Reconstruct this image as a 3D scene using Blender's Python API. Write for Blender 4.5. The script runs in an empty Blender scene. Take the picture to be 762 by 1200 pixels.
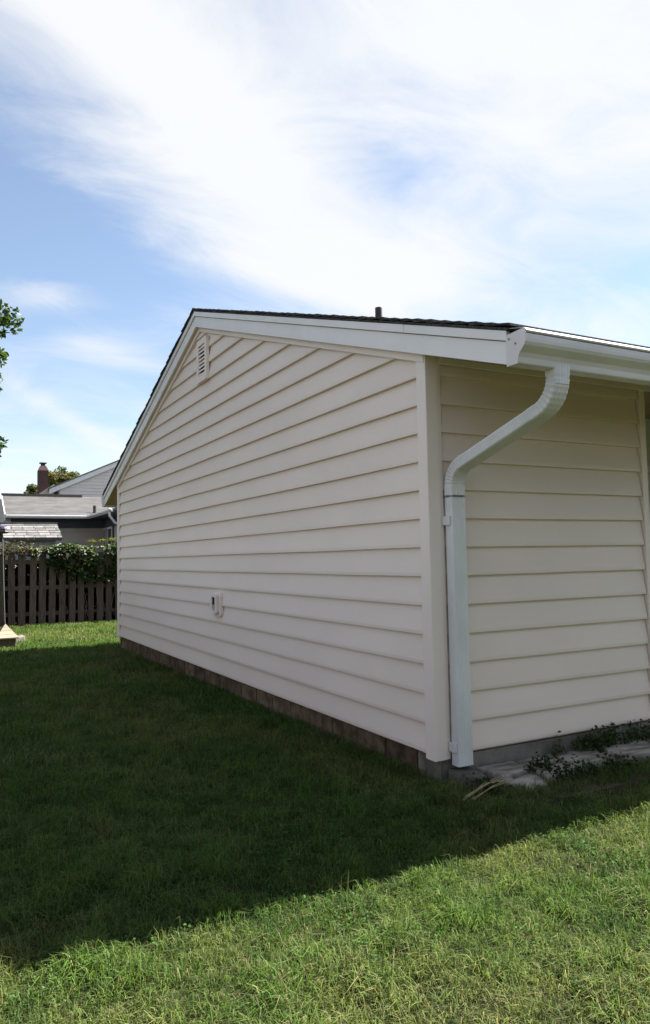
import bpy, math, random
import numpy as np
from mathutils import Vector, Matrix

random.seed(7)
rng = np.random.default_rng(7)
S = bpy.context.scene
COL = S.collection
R = math.radians

# ------------------------------------------------------------------ camera
F_PX, YAW, PITCH, ROLL = 864.65, 0.4874, 0.0626, -0.0184
CAM = Vector((-2.8393, -3.9122, 1.2701))
c_f = Vector((math.sin(YAW)*math.cos(PITCH), math.cos(YAW)*math.cos(PITCH), math.sin(PITCH)))
_r = Vector((math.cos(YAW), -math.sin(YAW), 0)); _u = _r.cross(c_f)
c_r = _r*math.cos(ROLL) + _u*math.sin(ROLL)
c_u = -_r*math.sin(ROLL) + _u*math.cos(ROLL)
cam = bpy.data.cameras.new('camera'); co = bpy.data.objects.new('camera', cam); COL.objects.link(co)
m = Matrix((c_r, c_u, -c_f)).transposed().to_4x4(); m.translation = CAM
co.matrix_world = m
cam.sensor_fit = 'VERTICAL'; cam.sensor_height = 36; cam.lens = F_PX/1200*36
cam.clip_start = 0.05; cam.clip_end = 3000
S.camera = co

def ray(px, py):
    return c_f + c_r*((px-381)/F_PX) - c_u*((py-600)/F_PX)
def at(px, py, X=None, Y=None, Z=None):
    d = ray(px, py)
    if X is not None: t = (X-CAM.x)/d.x
    elif Y is not None: t = (Y-CAM.y)/d.y
    else: t = (Z-CAM.z)/d.z
    return CAM + d*t

# ------------------------------------------------------------------ light
SUN_EL, SUN_AZ = R(46.8), R(-0.8)          # azimuth measured from +X towards +Y
sd = Vector((math.cos(SUN_EL)*math.cos(SUN_AZ), math.cos(SUN_EL)*math.sin(SUN_AZ), math.sin(SUN_EL)))
sun = bpy.data.lights.new('sun', 'SUN'); sun.energy = 5.0; sun.angle = R(0.53); sun.color = (1.0, 0.95, 0.87)
so = bpy.data.objects.new('sun', sun); COL.objects.link(so); so.location = (20, 0, 30)
so.rotation_euler = sd.to_track_quat('Z', 'Y').to_euler()
S.view_settings.view_transform = 'Standard'; S.view_settings.look = 'None'
S.view_settings.gamma = 1; S.view_settings.use_curve_mapping = False
S.view_settings.exposure = 2.0

def nn(t, typ, **kw):
    n = t.nodes.new(typ)
    for k, v in kw.items(): setattr(n, k, v)
    return n
def link(t, a, b): t.links.new(a, b)
def val(t, op, a, b=None, c=None, clamp=False):
    n = nn(t, 'ShaderNodeMath', operation=op, use_clamp=clamp)
    for i, v in enumerate((a, b, c)):
        if v is None: continue
        if hasattr(v, 'is_output'): link(t, v, n.inputs[i])
        else: n.inputs[i].default_value = v
    return n.outputs[0]

SKY_STRENGTH = 0.05
W = bpy.data.worlds.new('World'); S.world = W; W.use_nodes = True
t = W.node_tree; t.nodes.clear()
sky = nn(t, 'ShaderNodeTexSky', sky_type='NISHITA', sun_disc=False)
sky.sun_elevation = SUN_EL; sky.sun_rotation = R(90) - SUN_AZ
sky.air_density = 1.0; sky.dust_density = 0.25; sky.ozone_density = 0.8
tc = nn(t, 'ShaderNodeTexCoord')
sep = nn(t, 'ShaderNodeSeparateXYZ'); link(t, tc.outputs['Generated'], sep.inputs[0])
zz = val(t, 'ADD', val(t, 'MAXIMUM', sep.outputs[2], 0.0), 0.28)
comb = nn(t, 'ShaderNodeCombineXYZ')
link(t, val(t, 'DIVIDE', sep.outputs[0], zz), comb.inputs[0]); link(t, val(t, 'DIVIDE', sep.outputs[1], zz), comb.inputs[1])
def cloud_noise(rot, scl, loc, detail, rough, dist, nscale=1.0):
    mp = nn(t, 'ShaderNodeMapping'); mp.inputs['Rotation'].default_value = (0, 0, R(rot))
    mp.inputs['Scale'].default_value = scl; mp.inputs['Location'].default_value = loc
    link(t, comb.outputs[0], mp.inputs[0])
    n = nn(t, 'ShaderNodeTexNoise'); n.inputs['Scale'].default_value = nscale; n.inputs['Detail'].default_value = detail
    n.inputs['Roughness'].default_value = rough; n.inputs['Distortion'].default_value = dist
    link(t, mp.outputs[0], n.inputs[0]); return n.outputs[0]
n1 = cloud_noise(20, (0.8, 1.25, 1), (3.1, 1.7, 0), 9, 0.55, 0.6)
n2 = cloud_noise(62, (2.6, 5.0, 1), (0.4, 5.2, 0), 9, 0.64, 1.0)
dens = val(t, 'ADD', val(t, 'MULTIPLY', n1, 0.62), val(t, 'MULTIPLY', n2, 0.38))
# cloud banks (each a broad soft mass in one direction of the sky)
BANKS = [  # px, py, half-width, half-height (px), tilt deg, weight
    (600, 80, 330, 130, 8, 0.20), (320, 230, 240, 85, 32, 0.18), (120, 20, 190, 45, 30, 0.16), (390, 325, 210, 45, 5, 0.17), (640, 230, 150, 70, 0, 0.08),
    (20, 160, 120, 60, 20, -0.10), (60, 290, 170, 40, 10, -0.16), (700, 330, 150, 40, 0, -0.12), (490, 175, 110, 50, -20, -0.05),
    (125, 412, 60, 14, 8, 0.14), (60, 343, 60, 14, -10, 0.12), (95, 500, 110, 12, 33, 0.12)]
for (px, py, hw, hh, tilt, w) in BANKS:
    c = ray(px, py).normalized()
    a = R(tilt); U = (c_r*math.cos(a) - c_u*math.sin(a)); V = (c_r*math.sin(a) + c_u*math.cos(a))
    U = (U - c*U.dot(c)).normalized(); V = (V - c*V.dot(c)).normalized()
    acc = None
    for vec, s in ((U, hw/F_PX), (V, hh/F_PX)):
        dp = nn(t, 'ShaderNodeVectorMath', operation='DOT_PRODUCT'); link(t, tc.outputs['Generated'], dp.inputs[0])
        dp.inputs[1].default_value = vec/s
        q = val(t, 'POWER', val(t, 'ABSOLUTE', dp.outputs['Value']), 2.0)
        acc = q if acc is None else val(t, 'ADD', acc, q)
    dc = nn(t, 'ShaderNodeVectorMath', operation='DOT_PRODUCT'); link(t, tc.outputs['Generated'], dc.inputs[0]); dc.inputs[1].default_value = c
    g = val(t, 'MULTIPLY', val(t, 'EXPONENT', val(t, 'MULTIPLY', acc, -1.0)), val(t, 'GREATER_THAN', dc.outputs['Value'], 0.0))
    dens = val(t, 'ADD', dens, val(t, 'MULTIPLY', g, w))
ramp = nn(t, 'ShaderNodeMapRange', interpolation_type='SMOOTHSTEP')
ramp.inputs['From Min'].default_value = 0.37; ramp.inputs['From Max'].default_value = 0.72
link(t, dens, ramp.inputs['Value'])
mix = nn(t, 'ShaderNodeMix', data_type='RGBA')
link(t, val(t, 'ADD', val(t, 'MULTIPLY', ramp.outputs[0], 0.86), 0.08), mix.inputs['Factor']); link(t, sky.outputs[0], mix.inputs['A'])
mix.inputs['B'].default_value = (5.0, 5.05, 5.1, 1)
bg = nn(t, 'ShaderNodeBackground'); bg.inputs['Strength'].default_value = SKY_STRENGTH
link(t, mix.outputs['Result'], bg.inputs['Color'])
wo = nn(t, 'ShaderNodeOutputWorld'); link(t, bg.outputs[0], wo.inputs[0])

S.render.engine = 'CYCLES'
S.cycles.max_bounces = 6; S.cycles.diffuse_bounces = 3; S.cycles.transmission_bounces = 4

# ------------------------------------------------------------------ materials
def mat(name, c1, c2=None, rough=0.6, scale=4.0, stretch=(1, 1, 1), bump=0.0, bscale=None, bstretch=None, spec=0.3,
        metal=0.0, per_object=0.0, detail=6, contrast=(0.35, 0.65), coat=0.0):
    M = bpy.data.materials.new(name); M.use_nodes = True; T = M.node_tree
    b = T.nodes['Principled BSDF']; b.inputs['Roughness'].default_value = rough
    b.inputs['Specular IOR Level'].default_value = spec; b.inputs['Metallic'].default_value = metal
    b.inputs['Coat Weight'].default_value = coat
    tcx = nn(T, 'ShaderNodeTexCoord')
    src = tcx.outputs['Object']
    oi = nn(T, 'ShaderNodeObjectInfo')
    if per_object:
        ad = nn(T, 'ShaderNodeVectorMath', operation='ADD'); link(T, src, ad.inputs[0])
        sc = nn(T, 'ShaderNodeVectorMath', operation='SCALE'); sc.inputs[0].default_value = (37, 53, 71); link(T, oi.outputs['Random'], sc.inputs['Scale'])
        link(T, sc.outputs[0], ad.inputs[1]); src = ad.outputs[0]
    mp = nn(T, 'ShaderNodeMapping'); mp.inputs['Scale'].default_value = stretch; link(T, src, mp.inputs[0])
    no = nn(T, 'ShaderNodeTexNoise'); no.inputs['Scale'].default_value = scale; no.inputs['Detail'].default_value = detail
    link(T, mp.outputs[0], no.inputs[0])
    mr = nn(T, 'ShaderNodeMapRange'); mr.inputs['From Min'].default_value = contrast[0]; mr.inputs['From Max'].default_value = contrast[1]
    link(T, no.outputs[0], mr.inputs['Value'])
    mx = nn(T, 'ShaderNodeMix', data_type='RGBA'); link(T, mr.outputs[0], mx.inputs['Factor'])
    mx.inputs['A'].default_value = (*c1, 1); mx.inputs['B'].default_value = (*(c2 or c1), 1)
    out = mx.outputs['Result']
    if per_object:
        hs = nn(T, 'ShaderNodeHueSaturation'); link(T, out, hs.inputs['Color'])
        link(T, val(T, 'ADD', val(T, 'MULTIPLY', oi.outputs['Random'], 2*per_object), 1-per_object), hs.inputs['Value']); out = hs.outputs[0]
    link(T, out, b.inputs['Base Color'])
    if bump:
        mp2 = nn(T, 'ShaderNodeMapping'); mp2.inputs['Scale'].default_value = bstretch or stretch; link(T, src, mp2.inputs[0])
        n2 = nn(T, 'ShaderNodeTexNoise'); n2.inputs['Scale'].default_value = bscale or scale*4; n2.inputs['Detail'].default_value = 5
        link(T, mp2.outputs[0], n2.inputs[0])
        bp = nn(T, 'ShaderNodeBump'); bp.inputs['Strength'].default_value = bump; bp.inputs['Distance'].default_value = 0.01
        link(T, n2.outputs[0], bp.inputs['Height']); link(T, bp.outputs[0], b.inputs['Normal'])
    return M

def leaf_mat(name, rough=0.5, trans=0.35, spec=0.35):
    M = bpy.data.materials.new(name); M.use_nodes = True; T = M.node_tree; T.nodes.clear()
    a = nn(T, 'ShaderNodeAttribute', attribute_name='col')
    p = nn(T, 'ShaderNodeBsdfPrincipled'); p.inputs['Roughness'].default_value = rough; p.inputs['Specular IOR Level'].default_value = spec
    tr = nn(T, 'ShaderNodeBsdfTranslucent')
    hs = nn(T, 'ShaderNodeHueSaturation'); hs.inputs['Hue'].default_value = 0.49; hs.inputs['Saturation'].default_value = 1.15; hs.inputs['Value'].default_value = 1.25
    link(T, a.outputs['Color'], hs.inputs['Color']); link(T, hs.outputs[0], tr.inputs['Color'])
    link(T, a.outputs['Color'], p.inputs['Base Color'])
    mx = nn(T, 'ShaderNodeMixShader'); mx.inputs[0].default_value = trans
    link(T, p.outputs[0], mx.inputs[1]); link(T, tr.outputs[0], mx.inputs[2])
    o = nn(T, 'ShaderNodeOutputMaterial'); link(T, mx.outputs[0], o.inputs[0])
    return M

M = {}
M['siding'] = mat('cream_vinyl_siding', (0.85, 0.715, 0.635), (0.805, 0.675, 0.60), 0.42, 1.1, (1, 1, 1), 0.10, 18, (1, 1, 9), per_object=0.012)
M['trim'] = mat('cream_vinyl_trim', (0.89, 0.765, 0.70), (0.85, 0.725, 0.665), 0.40, 2.0, (1, 1, 0.3), 0.04, 20)
M['white'] = mat('white_coated_metal', (0.88, 0.83, 0.83), (0.82, 0.775, 0.775), 0.32, 3.0, (1, 1, 1), 0.02, 30, spec=0.5)
M['gutterw'] = mat('white_gutter_enamel', (0.78, 0.73, 0.73), (0.68, 0.635, 0.63), 0.34, 5.0, (0.4, 1, 1), 0.03, 25, spec=0.5)
M['spout'] = mat('white_downspout_enamel', (0.74, 0.72, 0.725), (0.62, 0.60, 0.60), 0.36, 6.0, (1, 1, 0.5), 0.04, 30, spec=0.5, contrast=(0.4, 0.75))
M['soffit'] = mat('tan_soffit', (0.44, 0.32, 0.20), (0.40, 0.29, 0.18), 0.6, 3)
M['shingle'] = mat('dark_asphalt_shingle', (0.035, 0.033, 0.034), (0.09, 0.085, 0.08), 0.95, 40, (1, 1, 1), 0.6, 120, per_object=0.25, spec=0.1)
M['block'] = mat('brown_stained_block', (0.075, 0.052, 0.032), (0.165, 0.122, 0.082), 0.95, 9, (1, 1, 1.0), 1.0, 35, per_object=0.30, spec=0.1)
M['concrete'] = mat('grey_foundation_concrete', (0.12, 0.108, 0.09), (0.24, 0.225, 0.195), 0.92, 5, (1, 1, 1), 0.45, 60, per_object=0.06, spec=0.15)
M['wetconc'] = mat('dirty_concrete', (0.07, 0.062, 0.05), (0.16, 0.145, 0.12), 0.95, 9, bump=0.9, bscale=50, spec=0.1)
M['mortar'] = mat('mortar', (0.07, 0.046, 0.03), (0.11, 0.078, 0.05), 0.95, 20, bump=0.5)
M['dark'] = mat('dark_void', (0.012, 0.012, 0.013), None, 0.9)
M['greypl'] = mat('grey_box_interior', (0.33, 0.31, 0.29), (0.25, 0.24, 0.22), 0.6, 30)
M['greenpl'] = mat('green_knob', (0.03, 0.09, 0.06), None, 0.5)
M['pipe'] = mat('black_vent_pipe', (0.025, 0.024, 0.03), (0.05, 0.048, 0.052), 0.6, 8)
M['door'] = mat('white_door_paint', (0.72, 0.71, 0.69), (0.68, 0.67, 0.65), 0.4, 4)
M['brass'] = mat('brushed_handle', (0.5, 0.42, 0.25), None, 0.35, metal=1.0)
M['flag'] = mat('pale_flagstone', (0.44, 0.40, 0.35), (0.17, 0.145, 0.115), 0.9, 8, (0.6, 2.4, 1), 1.0, 22, (0.5, 3.2, 1), per_object=0.12, spec=0.15)
M['soil'] = mat('dark_soil', (0.045, 0.035, 0.025), (0.09, 0.07, 0.045), 0.98, 9, bump=0.8, bscale=60)
M['straw'] = mat('dry_straw', (0.42, 0.33, 0.19), (0.32, 0.25, 0.14), 0.8, 20, per_object=0.15)
M['picket'] = mat('weathered_grey_wood', (0.135, 0.10, 0.082), (0.075, 0.056, 0.047), 0.92, 14, (3, 3, 0.25), 0.6, 60, (3, 3, 0.2), per_object=0.28, spec=0.1)
M['picketb'] = mat('weathered_brown_wood', (0.14, 0.10, 0.078), (0.09, 0.064, 0.052), 0.92, 14, (3, 3, 0.25), 0.6, 60, (3, 3, 0.2), per_object=0.2, spec=0.1)
M['nroof'] = mat('pale_grey_shingle', (0.155, 0.15, 0.15), (0.115, 0.112, 0.112), 0.95, 2.2, (1.0, 0.7, 1), 0.4, 30, per_object=0.03, spec=0.1, detail=9)
M['sroof'] = mat('shed_grey_shingle', (0.19, 0.185, 0.185), (0.125, 0.122, 0.12), 0.95, 6, (1.2, 1, 1), 0.6, 30, per_object=0.22, spec=0.1)
M['ridgecap'] = mat('dark_ridge_cap', (0.07, 0.065, 0.065), (0.10, 0.095, 0.09), 0.95, 10)
M['nsiding'] = mat('taupe_siding', (0.50, 0.44, 0.385), (0.45, 0.395, 0.35), 0.6, 3, per_object=0.06)
M['gsiding'] = mat('grey_siding', (0.66, 0.61, 0.58), (0.61, 0.565, 0.54), 0.6, 2, per_object=0.02)
M['navy'] = mat('dark_slate_blue', (0.055, 0.06, 0.085), (0.07, 0.075, 0.10), 0.55, 3)
M['nwhite'] = mat('neighbour_white_trim', (0.72, 0.71, 0.72), (0.66, 0.65, 0.66), 0.45, 4)
M['glass'] = mat('window_glass', (0.02, 0.022, 0.026), None, 0.05, spec=0.8)
M['shedwall'] = mat('pale_grey_board', (0.34, 0.335, 0.32), (0.28, 0.275, 0.26), 0.8, 5, (3, 1, 0.4), per_object=0.1)
M['purple'] = mat('dark_violet_metal', (0.045, 0.03, 0.075), (0.06, 0.045, 0.09), 0.35, 6, spec=0.5)
M['pole'] = mat('grey_green_pole', (0.10, 0.11, 0.10), (0.14, 0.145, 0.13), 0.6, 10)
M['tanwood'] = mat('sunned_tan_wood', (0.27, 0.23, 0.17), (0.20, 0.17, 0.125), 0.85, 10, (0.4, 4, 4), 0.4, 40, (0.3, 4, 4), per_object=0.1)
M['bark'] = mat('grey_brown_bark', (0.10, 0.075, 0.055), (0.17, 0.13, 0.10), 0.95, 12, (1, 1, 0.3), 0.9, 25)
M['leaf'] = leaf_mat('broad_leaf', 0.45, 0.35, 0.25)
M['grass'] = leaf_mat('grass_blade', 0.6, 0.34, 0.08)

# brick for the far chimney
def brick_mat():
    X = bpy.data.materials.new('red_brick'); X.use_nodes = True; T = X.node_tree; b = T.nodes['Principled BSDF']; b.inputs['Roughness'].default_value = 0.9
    c = nn(T, 'ShaderNodeTexCoord'); mp = nn(T, 'ShaderNodeMapping'); mp.inputs['Rotation'].default_value = (R(90), 0, 0); link(T, c.outputs['Object'], mp.inputs[0])
    k = nn(T, 'ShaderNodeTexBrick'); k.inputs['Color1'].default_value = (0.075, 0.03, 0.027, 1); k.inputs['Color2'].default_value = (0.05, 0.02, 0.02, 1)
    k.inputs['Mortar'].default_value = (0.09, 0.07, 0.065, 1); k.inputs['Scale'].default_value = 4.5; k.inputs['Mortar Size'].default_value = 0.015
    link(T, mp.outputs[0], k.inputs[0]); link(T, k.outputs[0], b.inputs['Base Color']); return X
M['brick'] = brick_mat()

# ground under the grass: thatch and soil
def ground_mat():
    X = bpy.data.materials.new('lawn_ground'); X.use_nodes = True; T = X.node_tree; b = T.nodes['Principled BSDF']; b.inputs['Roughness'].default_value = 0.95; b.inputs['Specular IOR Level'].default_value = 0.1
    c = nn(T, 'ShaderNodeTexCoord')
    def nz(s, d): 
        n = nn(T, 'ShaderNodeTexNoise'); n.inputs['Scale'].default_value = s; n.inputs['Detail'].default_value = d; link(T, c.outputs['Object'], n.inputs[0]); return n.outputs[0]
    r1 = nn(T, 'ShaderNodeValToRGB'); r1.color_ramp.elements[0].position = 0.35; r1.color_ramp.elements[1].position = 0.7
    r1.color_ramp.elements[0].color = (0.014, 0.018, 0.006, 1); r1.color_ramp.elements[1].color = (0.035, 0.040, 0.014, 1)
    link(T, nz(1.3, 8), r1.inputs[0])
    r2 = nn(T, 'ShaderNodeMapRange'); r2.inputs['From Min'].default_value = 0.60; r2.inputs['From Max'].default_value = 0.72; link(T, nz(14, 6), r2.inputs['Value'])
    mx = nn(T, 'ShaderNodeMix', data_type='RGBA'); link(T, r2.outputs[0], mx.inputs['Factor']); link(T, r1.outputs[0], mx.inputs['A']); mx.inputs['B'].default_value = (0.06, 0.048, 0.025, 1)
    link(T, mx.outputs['Result'], b.inputs['Base Color'])
    bp = nn(T, 'ShaderNodeBump'); bp.inputs['Strength'].default_value = 0.9; bp.inputs['Distance'].default_value = 0.03; link(T, nz(45, 5), bp.inputs['Height']); link(T, bp.outputs[0], b.inputs['Normal'])
    return X
M['ground'] = ground_mat()

# ------------------------------------------------------------------ mesh helpers
class MB:
    def __init__(s): s.v = []; s.f = []; s.sm = False
    def add(s, vs, fs):
        o = len(s.v); s.v += [tuple(p) for p in vs]; s.f += [tuple(i+o for i in f) for f in fs]; return s
    def box(s, x0, x1, y0, y1, z0, z1):
        return s.add([(x0,y0,z0),(x1,y0,z0),(x1,y1,z0),(x0,y1,z0),(x0,y0,z1),(x1,y0,z1),(x1,y1,z1),(x0,y1,z1)],
                     [(0,3,2,1),(4,5,6,7),(0,1,5,4),(1,2,6,5),(2,3,7,6),(3,0,4,7)])
    def prism(s, poly, axis, a, b):
        """poly: 2-D outline; axis 'x': poly=(y,z), 'y': poly=(x,z), 'z': poly=(x,y)"""
        def P(p, h): return {'x': (h, p[0], p[1]), 'y': (p[0], h, p[1]), 'z': (p[0], p[1], h)}[axis]
        n = len(poly); vs = [P(p, a) for p in poly] + [P(p, b) for p in poly]
        fs = [tuple(range(n-1, -1, -1)), tuple(range(n, 2*n))] + [(i, (i+1) % n, n+(i+1) % n, n+i) for i in range(n)]
        return s.add(vs, fs)
    def hexa(s, a, b):   # two quads (lists of 4 points)
        return s.add(list(a)+list(b), [(3,2,1,0),(4,5,6,7),(0,1,5,4),(1,2,6,5),(2,3,7,6),(3,0,4,7)])
    def sweep(s, rings, cap=True):
        n = len(rings[0]); o = len(s.v)
        for r in rings: s.v += [tuple(p) for p in r]
        for i in range(len(rings)-1):
            for j in range(n):
                s.f.append((o+i*n+j, o+i*n+(j+1) % n, o+(i+1)*n+(j+1) % n, o+(i+1)*n+j))
        if cap:
            s.f.append(tuple(o+j for j in range(n-1, -1, -1))); s.f.append(tuple(o+(len(rings)-1)*n+j for j in range(n)))
        return s
    def tube(s, pts, rad, n=8, cap=True):
        pts = [Vector(p) for p in pts]; rad = rad if isinstance(rad, (list, tuple)) else [rad]*len(pts)
        rings = []; up = Vector((0.31, 0.17, 0.94))
        for i, p in enumerate(pts):
            d = (pts[min(i+1, len(pts)-1)] - pts[max(i-1, 0)]).normalized()
            a = d.cross(up); a = a.normalized() if a.length > 1e-4 else Vector((1,0,0)); b = d.cross(a)
            rings.append([p + (a*math.cos(2*math.pi*k/n) + b*math.sin(2*math.pi*k/n))*rad[i] for k in range(n)])
        return s.sweep(rings, cap)
    def build(s, name, mt, parent=None, smooth=False, bevel=0.0, kind=None, segs=2):
        me = bpy.data.meshes.new(name); me.from_pydata(s.v, [], s.f); me.materials.append(mt if not isinstance(mt, str) else M[mt])
        me.validate(); me.update()
        import bmesh
        bm = bmesh.new(); bm.from_mesh(me); bmesh.ops.recalc_face_normals(bm, faces=bm.faces); bm.to_mesh(me); bm.free()
        o = bpy.data.objects.new(name, me); COL.objects.link(o)
        if smooth:
            me.polygons.foreach_set('use_smooth', [True]*len(me.polygons))
        if bevel:
            bv = o.modifiers.new('bevel', 'BEVEL'); bv.width = bevel; bv.segments = segs; bv.limit_method = 'ANGLE'; bv.angle_limit = R(35)
        if parent is not None: attach(o, parent)
        if kind: o['kind'] = kind
        return o
WORLD_LOC = {}
def attach(o, parent):
    o.parent = parent
    o.matrix_parent_inverse = Matrix.Translation(-WORLD_LOC.get(parent.name, Vector((0,0,0))))
def thing(name, label, cat, loc, group=None):
    o = bpy.data.objects.new(name, None); COL.objects.link(o); o.location = loc; o.empty_display_size = 0.2
    WORLD_LOC[o.name] = Vector(loc)
    return tag(o, label, cat, group)
def tag(o, label, cat, group=None):
    o['label'] = label; o['category'] = cat
    if group: o['group'] = group
    return o
def clone(o, parent, loc, rot=(0,0,0), scale=(1,1,1)):
    c = o.copy(); COL.objects.link(c); attach(c, parent); c.location = loc; c.rotation_euler = rot; c.scale = scale; return c

def big_mesh(name, co, tri_idx, loop_start, col, mt, smooth=False):
    me = bpy.data.meshes.new(name); nv = len(co); nl = len(tri_idx); nf = len(loop_start)
    me.vertices.add(nv); me.vertices.foreach_set('co', np.asarray(co, np.float32).ravel())
    me.loops.add(nl); me.loops.foreach_set('vertex_index', np.asarray(tri_idx, np.int32))
    me.polygons.add(nf); me.polygons.foreach_set('loop_start', np.asarray(loop_start, np.int32))
    at_ = me.attributes.new('col', 'FLOAT_COLOR', 'POINT'); at_.data.foreach_set('color', np.asarray(col, np.float32).ravel())
    me.update(calc_edges=True); me.materials.append(mt)
    o = bpy.data.objects.new(name, me); COL.objects.link(o)
    return o

def blades(name, base, h, w, col, lean, mt):
    """base Nx3, h N, w N, col Nx3, lean N: grass blades of 5 vertices each"""
    N = len(base); a = rng.uniform(0, 2*np.pi, N); d = np.stack([np.cos(a), np.sin(a), np.zeros(N)], 1)
    b = a + rng.uniform(0.6, 2.5, N); s = np.stack([np.cos(b), np.sin(b), np.zeros(N)], 1)
    up = np.array([0, 0, 1.0])
    L1 = lean*rng.uniform(0.15, 0.55, N); L2 = lean*rng.uniform(0.7, 1.3, N)
    mid = base + d*(h*L1)[:, None] + up*(h*np.clip(0.62-0.25*L1, 0.15, 1))[:, None]
    tip = base + d*(h*L2)[:, None] + up*(h*np.clip(1.0-0.55*L2, 0.05, 1))[:, None]
    sw = s*(w*0.5)[:, None]
    co = np.stack([base-sw, base+sw, mid+sw*0.8, mid-sw*0.8, tip], 1).reshape(-1, 3)
    o5 = (np.arange(N)*5)[:, None]
    idx = (o5 + np.array([0,1,2,3, 3,2,4])[None]).ravel()
    ls = (np.arange(N)*7)[:, None] + np.array([0, 4])[None]
    g = np.array([0.62, 0.62, 1.0, 1.0, 1.15]); g[:] = 1.0
    c = (col[:, None, :]*g[None, :, None]); c = np.concatenate([c, np.ones((N, 5, 1))], 2).reshape(-1, 4)
    return big_mesh(name, co, idx, ls.ravel(), c, mt)

def leaves(name, pos, size, col, mt, nrm=None, aspect=0.55, flat=0.0):
    """folded leaf: 6 vertices, two quads"""
    N = len(pos); n = rng.normal(size=(N, 3)) if nrm is None else nrm + rng.normal(size=(N, 3))*0.6
    n[:, 2] += flat; n /= np.linalg.norm(n, axis=1)[:, None]
    r = rng.normal(size=(N, 3)); a = np.cross(n, r); a /= np.linalg.norm(a, axis=1)[:, None]; b = np.cross(n, a)
    L = size[:, None]; Wd = L*aspect
    fold = n*(Wd*0.22)
    p0 = pos - a*L*0.5; p3 = pos + a*L*0.55
    q1 = pos - a*L*0.12 + b*Wd*0.5 + fold; q2 = pos + a*L*0.2 + b*Wd*0.42 + fold
    r1 = pos - a*L*0.12 - b*Wd*0.5 + fold; r2 = pos + a*L*0.2 - b*Wd*0.42 + fold
    co = np.stack([p0, q1, q2, p3, r2, r1], 1).reshape(-1, 3)
    o6 = (np.arange(N)*6)[:, None]
    idx = (o6 + np.array([0,1,2,3, 0,3,4,5])[None]).ravel(); ls = (np.arange(N)*8)[:, None] + np.array([0, 4])[None]
    c = np.repeat(np.concatenate([col, np.ones((N, 1))], 1)[:, None], 6, 1).reshape(-1, 4)
    return big_mesh(name, co, idx, ls.ravel(), c, mt)

def vnoise(x, y, s, seed):
    r = np.random.default_rng(seed); g = r.random((64, 64))
    X = x*s; Y = y*s; i = np.floor(X).astype(int); j = np.floor(Y).astype(int); u = X-i; v = Y-j; u = u*u*(3-2*u); v = v*v*(3-2*v)
    G = lambda a, b: g[a % 64, b % 64]
    return (G(i,j)*(1-u)+G(i+1,j)*u)*(1-v) + (G(i,j+1)*(1-u)+G(i+1,j+1)*u)*v

# ------------------------------------------------------------------ ground
def gh(x, y):
    x = np.asarray(x, float); y = np.asarray(y, float)
    base = -0.20 - 0.08*np.clip((y-2)/8.0, 0, 1)
    far = np.clip((np.abs(y-4)-14)/20, 0, 1)
    un = (vnoise(x+50, y+50, 0.45, 3)-0.5)*0.035 + (vnoise(x+50, y+50, 1.7, 4)-0.5)*0.018
    return base + un*(1-far)
gx = np.unique(np.concatenate([np.linspace(-900, -16, 14), np.linspace(-16, 16, 129), np.linspace(16, 900, 14)]))
gy = np.unique(np.concatenate([np.linspace(-900, -12, 14), np.linspace(-12, 24, 145), np.linspace(24, 1200, 16)]))
GX, GY = np.meshgrid(gx, gy); GZ = gh(GX, GY)
nx, ny = len(gx), len(gy)
b = MB(); b.v = list(zip(GX.ravel(), GY.ravel(), GZ.ravel()))
b.f = [(j*nx+i, j*nx+i+1, (j+1)*nx+i+1, (j+1)*nx+i) for j in range(ny-1) for i in range(nx-1)]
b.build('ground', 'ground', kind='structure', smooth=True)

# ------------------------------------------------------------------ the house
E = 0.19; LY = 9.2; MID = LY/2; SL = 0.329
HX = 12.0
X0 = -0.05                       # rake face
RB0 = 2.308
EY = -0.87                       # eave fascia plane
def rb(y):                       # underside of rake board
    return RB0 + SL*(min(y, LY-y)-EY)
house = thing('siding_house', 'single storey cream vinyl sided house with white rake boards, gutter and downspout', 'house', (0, 0, -0.2))

def bar_yz(pts, x0, x1):         # prism along x from a (y,z) outline
    return MB().prism(pts, 'x', x0, x1)

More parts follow.
